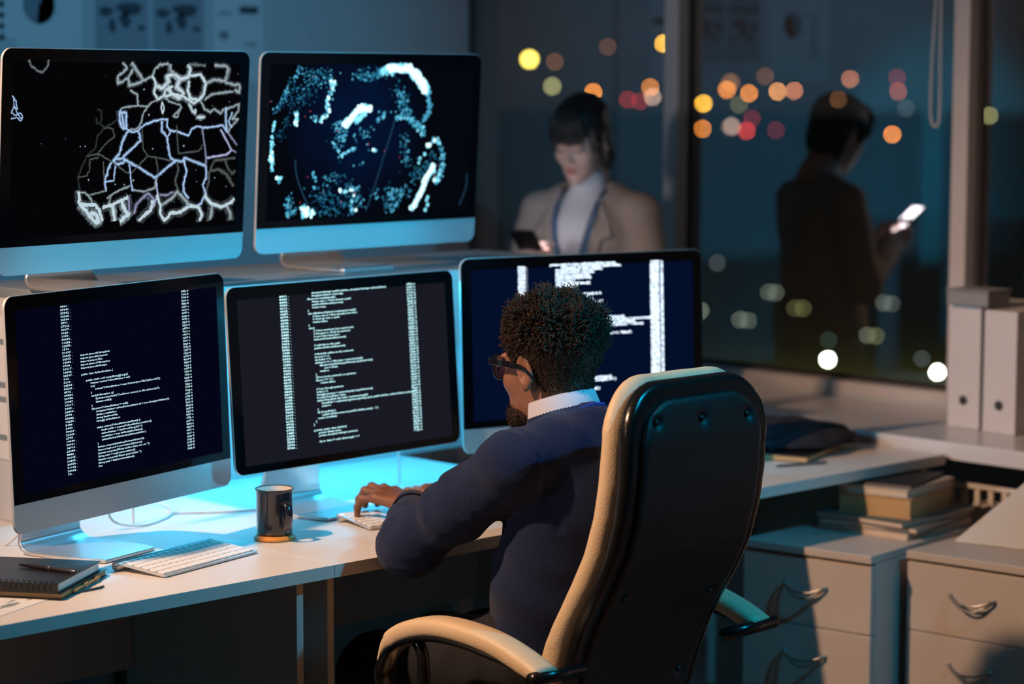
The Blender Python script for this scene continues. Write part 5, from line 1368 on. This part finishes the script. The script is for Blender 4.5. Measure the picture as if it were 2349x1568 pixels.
curls_on(beard, 2200, 13, 0.0070, 0.0007, 'beard_fuzz', m_hair, lambda p: True)
curls(500, 12, lambda p, d: 1 if (d.z < 0.35 and p.y > 0.03) else 0, (0, 0.066, -0.097), (0.038, 0.035, 0.029), 0.0120, 0.0010, 'beard_hairs', beard, m_hair, HM)

# spectacles
gl = empty('spectacles', (0, 0, 0)); gl.parent = man; gl.matrix_local = HM
def rim_path(s):
    pts = [(0.006, 0.024), (0.030, 0.0275), (0.056, 0.025), (0.061, 0.014), (0.056, -0.009), (0.040, -0.019), (0.018, -0.017), (0.007, -0.004)]
    return [Vector((s*a, 0.112-0.22*abs(a)*abs(a)/0.06*1.2, b)) for a, b in pts]
bm = bmesh.new()
for s in (-1, 1):
    P = rim_path(s); P = smooth_path(P+[P[0]], 5)
    tube(bm, P, 0.0022, 8, False)
    yo = P[10].y
    tube(bm, [(s*0.006, 0.111, 0.018), (0, 0.113, 0.020)], 0.002, 8)
from_bm('rims', bm, m_glassframe, gl, True)
for s in (-1, 1):
    P = [(s*0.058, 0.099, 0.020), (s*0.0735, 0.093, 0.019), (s*0.0795, 0.070, 0.018), (s*0.0830, 0.020, 0.014), (s*0.0830, -0.015, 0.008), (s*0.081, -0.040, -0.014)]
    P = [Vector(p) for p in smooth_path(P, 4)]
    bm = bmesh.new(); rings = []
    for i, p in enumerate(P):
        d = (P[min(i+1, len(P)-1)]-P[max(i-1, 0)]).normalized(); upv = Vector((0, 0, 1)); sv = d.cross(upv).normalized(); uv_ = sv.cross(d)
        hh_ = 0.0062 if i < len(P)*0.55 else 0.0062-0.0035*min(1, (i-len(P)*0.55)/(len(P)*0.3))
        rings.append([bm.verts.new(p+uv_*hh_*sy+sv*0.0019*sx) for sx, sy in ((-1, -1), (1, -1), (1, 1), (-1, 1))])
    for a, b in zip(rings, rings[1:]):
        for k in range(4): bm.faces.new((a[k], a[(k+1) % 4], b[(k+1) % 4], b[k]))
    bm.faces.new(rings[0][::-1]); bm.faces.new(rings[-1])
    from_bm('temple', bm, m_glassframe, gl, bevel=0.0008)
    bm = bmesh.new(); P = smooth_path(rim_path(s)+[rim_path(s)[0]], 5)[:-1]
    bm.faces.new([bm.verts.new(p) for p in P]); from_bm('lens', bm, m_lens, gl)

# ---------------------------------------------------------------- the standing woman
WX, WY = 4.950, 4.735
fx, fy = -0.94, -0.34                       # the way she faces
WYAW = math.degrees(math.atan2(-fx, fy))    # rotate +y onto (fx, fy)
woman = empty('person', (WX, WY, 0), WYAW*DEG, 'standing person in beige blazer and white turtleneck looking at a phone by the window', 'person')
I4 = Matrix.Identity(4)
# local: +y = facing, +x = her right
WHO = (0.0, 0.055, 1.495)
WH = Matrix.Translation(WHO) @ Matrix.Rotation(-20*DEG, 4, 'X') @ Matrix.Rotation(-3*DEG, 4, 'Z') @ Matrix.Scale(0.93, 4)
parts = [sdf_mesh(lambda X, Y, Z: head_sdf(X, Y, Z, True), (-0.10, -0.16, -0.19), (0.10, 0.13, 0.14), 0.004, WH)]
SHR, ELR, WRR = (0.152, -0.005, 1.290), (0.200, 0.040, 1.045), (0.075, 0.250, 1.155)
SHL, ELL_, WRL = (-0.152, -0.005, 1.290), (-0.200, 0.035, 1.040), (-0.030, 0.235, 1.145)
def w_under(X, Y, Z):
    f = chain(X/1.25, Y, Z, [(0, 0, 0.92), (0, 0.0, 1.08), (0, 0, 1.25)], [0.09, 0.075, 0.085], 0.05)
    f = smin(f, chain(X, Y, Z, [(0, 0, 1.30), SHR, ELR, WRR], [0.045, 0.038, 0.030, 0.020], 0.02), 0.03)
    f = smin(f, chain(X, Y, Z, [(0, 0, 1.30), SHL, ELL_, WRL], [0.045, 0.038, 0.030, 0.020], 0.02), 0.03)
    f = smin(f, cone(X, Y, Z, (0, -0.01, 1.28), (0, 0.01, 1.42), 0.048, 0.041), 0.02)
    for s in (-1, 1): f = smin(f, chain(X, Y, Z, [(s*0.08, 0, 0.90), (s*0.08, 0.01, 0.48), (s*0.08, -0.02, 0.08), (s*0.085, 0.09, 0.035)], [0.075, 0.045, 0.03, 0.024], 0.03), 0.03)
    return f
parts.append(sdf_mesh(w_under, (-0.32, -0.16, 0.0), (0.32, 0.34, 1.45), 0.012, I4))
cw_ = [(-0.5, -0.9, -0.5)]*3+[(-0.25, -0.5, -0.4)]
for mir, W_, yw, pt, rl in ((True, WRR, 38, -20, 70), (False, WRL, -22, -12, -75)):
    fn, l_, h_, hh = hand_parts(mir, cw_, 0.0030)
    mt = Matrix.Translation(W_) @ Matrix.Rotation(yw*DEG, 4, 'Z') @ Matrix.Rotation(-pt*DEG, 4, 'X') @ Matrix.Rotation(rl*DEG, 4, 'Y') @ Matrix.Scale(0.90, 4)
    parts.append(sdf_mesh(fn, l_, h_, hh, mt))
np_obj('body', parts, m_skin_w, woman, 0)
def f_turt(X, Y, Z):
    f = chain(X/1.35, Y, Z, [(0, 0.012, 0.95), (0, 0.012, 1.08), (0, 0.018, 1.22), (0, 0.0, 1.29)], [0.100, 0.094, 0.100, 0.075], 0.05)
    f = smin(f, cone(X, Y, Z, (0, -0.008, 1.30), (0, 0.012, 1.405), 0.052, 0.049), 0.03)
    f = smax(f, Z-1.412-0.1*Y, 0.006)
    return f+0.0012*np.sin(Z*330)*(Z > 1.34)
np_obj('turtleneck', [sdf_mesh(f_turt, (-0.20, -0.13, 0.86), (0.20, 0.15, 1.43), 0.006, I4)], m_turtle, woman, 2)
def f_blaz(X, Y, Z):
    f = chain(X/1.38, Y, Z, [(0, 0.0, 0.80), (0, 0.0, 0.92), (0, 0.004, 1.08), (0, 0.010, 1.22), (0, 0.0, 1.30)], [0.125, 0.122, 0.103, 0.110, 0.078], 0.05)
    f = smin(f, chain(X, Y, Z, [SHR, (0.075, -0.01, 1.325), (-0.075, -0.01, 1.325), SHL], [0.050, 0.043, 0.043, 0.050], 0.03), 0.04)
    for S_, E_, W_ in ((SHR, ELR, WRR), (SHL, ELL_, WRL)):
        Wp = tuple(np.array(E_)*0.10+np.array(W_)*0.90)
        g = chain(X, Y, Z, [S_, E_, Wp], [0.062, 0.054, 0.043], 0.03)
        g = g+wr(X, Y, Z, S_, E_, 0.004, 60, 0, 0.12)
        f = smin(f, g, 0.02)
    f = smax(f, 0.775-Z, 0.004)
    # open front and neck
    half = np.interp(Z, [0.80, 1.0, 1.34, 1.40], [0.014, 0.020, 0.068, 0.070])
    f = smax(f, -np.maximum(np.abs(X)-half, -(Y-0.015)), 0.004)
    f = smax(f, -(np.sqrt(X**2+(Y-0.0)**2)-0.058+np.where(Z > 1.30, 0, 9)), 0.004)
    return f
np_obj('blazer', [sdf_mesh(f_blaz, (-0.32, -0.18, 0.74), (0.32, 0.34, 1.44), 0.0065, I4)], m_blazer, woman, 2)
for s in (-1, 1):
    bm = bmesh.new()
    pts = [(s*0.060, 0.070, 1.345), (s*0.098, 0.088, 1.275), (s*0.116, 0.112, 1.235), (s*0.088, 0.120, 1.225), (s*0.028, 0.134, 1.01), (s*0.020, 0.134, 1.00), (s*0.052, 0.122, 1.20)]
    a = [bm.verts.new(p) for p in pts]; b = [bm.verts.new((p[0], p[1]+0.004, p[2])) for p in pts]
    for k in range(7): bm.faces.new((a[k], a[(k+1) % 7], b[(k+1) % 7], b[k]))
    bm.faces.new(a[::-1]); bm.faces.new(b)
    from_bm('lapel', bm, m_blazer, woman)
m_lany2 = mat('slate_blue_lanyard', (0.06, 0.13, 0.26), 0.7)
P = [(0.004, 0.150, 1.06), (0.030, 0.145, 1.16), (0.055, 0.125, 1.27), (0.062, 0.060, 1.345), (0.056, -0.03, 1.365), (0, -0.068, 1.37), (-0.056, -0.03, 1.365), (-0.062, 0.060, 1.345), (-0.055, 0.125, 1.27), (-0.030, 0.145, 1.16), (-0.004, 0.150, 1.06)]
P = [Vector(p) for p in smooth_path(P, 5)]
bm = bmesh.new(); rings = []
for i, p in enumerate(P):
    d = (P[min(i+1, len(P)-1)]-P[max(i-1, 0)]).normalized(); o_ = Vector((p.x, p.y, 0.05)).normalized(); sdv = d.cross(o_).normalized()
    rings.append([bm.verts.new(p+sdv*(sx*0.0055)+o_*(sy*0.0012)) for sx, sy in ((-1, -1), (1, -1), (1, 1), (-1, 1))])
for a, b in zip(rings, rings[1:]):
    for k in range(4): bm.faces.new((a[k], a[(k+1) % 4], b[(k+1) % 4], b[k]))
from_bm('lanyard', bm, m_lany2, woman)
def f_wtr(X, Y, Z):
    f = chain(X/1.3, Y, Z, [(0, 0, 0.84), (0, 0, 0.92)], [0.115, 0.105], 0.03)
    for s in (-1, 1): f = smin(f, chain(X, Y, Z, [(s*0.078, 0, 0.84), (s*0.082, 0.01, 0.48), (s*0.085, 0.0, 0.10)], [0.088, 0.068, 0.066], 0.03), 0.03)
    return smax(f, 0.07-Z, 0.004)
np_obj('trousers', [sdf_mesh(f_wtr, (-0.20, -0.15, 0.05), (0.20, 0.15, 0.98), 0.009, I4)], m_trous, woman, 2)
for s in (-1, 1):
    def f_ws(X, Y, Z):
        return smax(chain(X-s*0.085, Y, Z, [(0, -0.03, 0.04), (0, 0.06, 0.035), (0, 0.15, 0.022)], [0.036, 0.035, 0.024], 0.03), 0.002-Z, 0.003)
    np_obj('shoe', [sdf_mesh(f_ws, (s*0.085-0.06, -0.09, -0.01), (s*0.085+0.06, 0.20, 0.10), 0.006, I4)], m_black, woman, 1)
def f_whair(X, Y, Z):
    f = ell(X, Y, Z, (0, -0.016, 0.056), (0.083, 0.105, 0.088))
    f = smin(f, ell(X, Y, Z, (0, -0.055, -0.02), (0.068, 0.052, 0.080)), 0.03)
    for s in (-1, 1):
        f = smin(f, chain(X, Y, Z, [(s*0.066, 0.045, 0.05), (s*0.068, 0.050, 0.0), (s*0.064, 0.046, -0.02)], [0.016, 0.008, 0.003], 0.01), 0.012)
    f = smin(f, chain(X, Y, Z, [(-0.066, -0.015, 0.02), (-0.070, -0.02, -0.05), (-0.066, -0.02, -0.085)], [0.016, 0.020, 0.012], 0.01), 0.012)
    f = smin(f, chain(X, Y, Z, [(0.066, -0.03, 0.02), (0.066, -0.035, -0.05), (0.060, -0.03, -0.085)], [0.014, 0.018, 0.012], 0.01), 0.012)
    # face opening, with a fringe down to the brows
    face = np.maximum(ell(X, Y, Z, (0, 0.10, -0.030), (0.057, 0.09, 0.085)), Z-0.062+0.25*np.abs(X))
    f = smax(f, -face, 0.006)
    return f+0.0015*np.sin(X*330+Y*90)
np_obj('hair', [sdf_mesh(f_whair, (-0.11, -0.14, -0.13), (0.11, 0.12, 0.17), 0.004, WH)], m_hair_w, woman, 1)
bm = bmesh.new(); q = random.Random(40)
for k in range(46):
    x = -0.056+0.112*k/45+q.uniform(-0.002, 0.002)
    ze = 0.030+0.010*q.uniform(-1, 1)-0.10*abs(x)
    bulge = 0.108-6.0*x*x
    P = [WH @ Vector(p) for p in smooth_path([(x*0.6, 0.050, 0.128), (x*0.85, 0.086, 0.095), (x*0.97, bulge-0.006, 0.066), (x, bulge-0.002, 0.045), (x+q.uniform(-0.003, 0.003), bulge-0.003, ze)], 3)]
    tube(bm, P, [0.0032]*(len(P)-3)+[0.0022, 0.0014, 0.0005], 5)
from_bm('fringe', bm, m_hair_w, woman, True)
bm = bmesh.new()
for zz, th, w2 in ((-0.0525, 0.0042, 0.019), (-0.0635, 0.0050, 0.017)):
    bmesh.ops.create_uvsphere(bm, u_segments=16, v_segments=8, radius=1, matrix=WH @ Matrix.Translation((0, 0.0925, zz)) @ Matrix.Diagonal((w2, 0.008, th, 1)))
from_bm('lips', bm, m_lips, woman, True)
for s in (-1, 1):
    bm = bmesh.new(); tube(bm, [WH @ Vector((s*0.016, 0.0885, 0.003)), WH @ Vector((s*0.030, 0.0915, 0.0005)), WH @ Vector((s*0.045, 0.083, 0.004))], 0.0014, 6)
    from_bm('eyelashes', bm, m_hair_w, woman, True)
    bm = bmesh.new(); tube(bm, [WH @ Vector((s*0.012, 0.0945, 0.027)), WH @ Vector((s*0.030, 0.0945, 0.031)), WH @ Vector((s*0.048, 0.080, 0.028))], 0.0022, 6)
    from_bm('eyebrow', bm, m_hair_w, woman, True)
# her phone
WM = Matrix.Translation((WX, WY, 0)) @ Matrix.Rotation(WYAW*DEG, 4, 'Z')
ph = WM @ Vector((0.028, 0.335, 1.215))
phone = empty('smartphone', ph, WYAW*DEG, 'black smartphone held in the hands of the person at the window', 'phone')
phone.rotation_euler = (-50*DEG, 0, WYAW*DEG)
bm = bmesh.new(); prism(bm, rrect(0.072, 0.148, 0.010, 5), lambda a, b: (a, -0.004, b), lambda a, b: (a, 0.004, b))
from_bm('phone_body', bm, m_black, phone, bevel=0.001)
bm = bmesh.new(); bm.faces.new([bm.verts.new((a, -0.0043, b)) for a, b in rrect(0.066, 0.140, 0.007, 5)])
from_bm('phone_screen', bm, emat('phone_screen_light', (0.45, 0.85, 0.95), 0.6), phone)
pl = area('phone_glow', (0, -0.008, 0), (0, -1, 0), 0.30, (0.95, 0.88, 0.95), 0.06, 0.13)
pl.parent = phone; pl.rotation_euler = (-90*DEG, 0, 0)
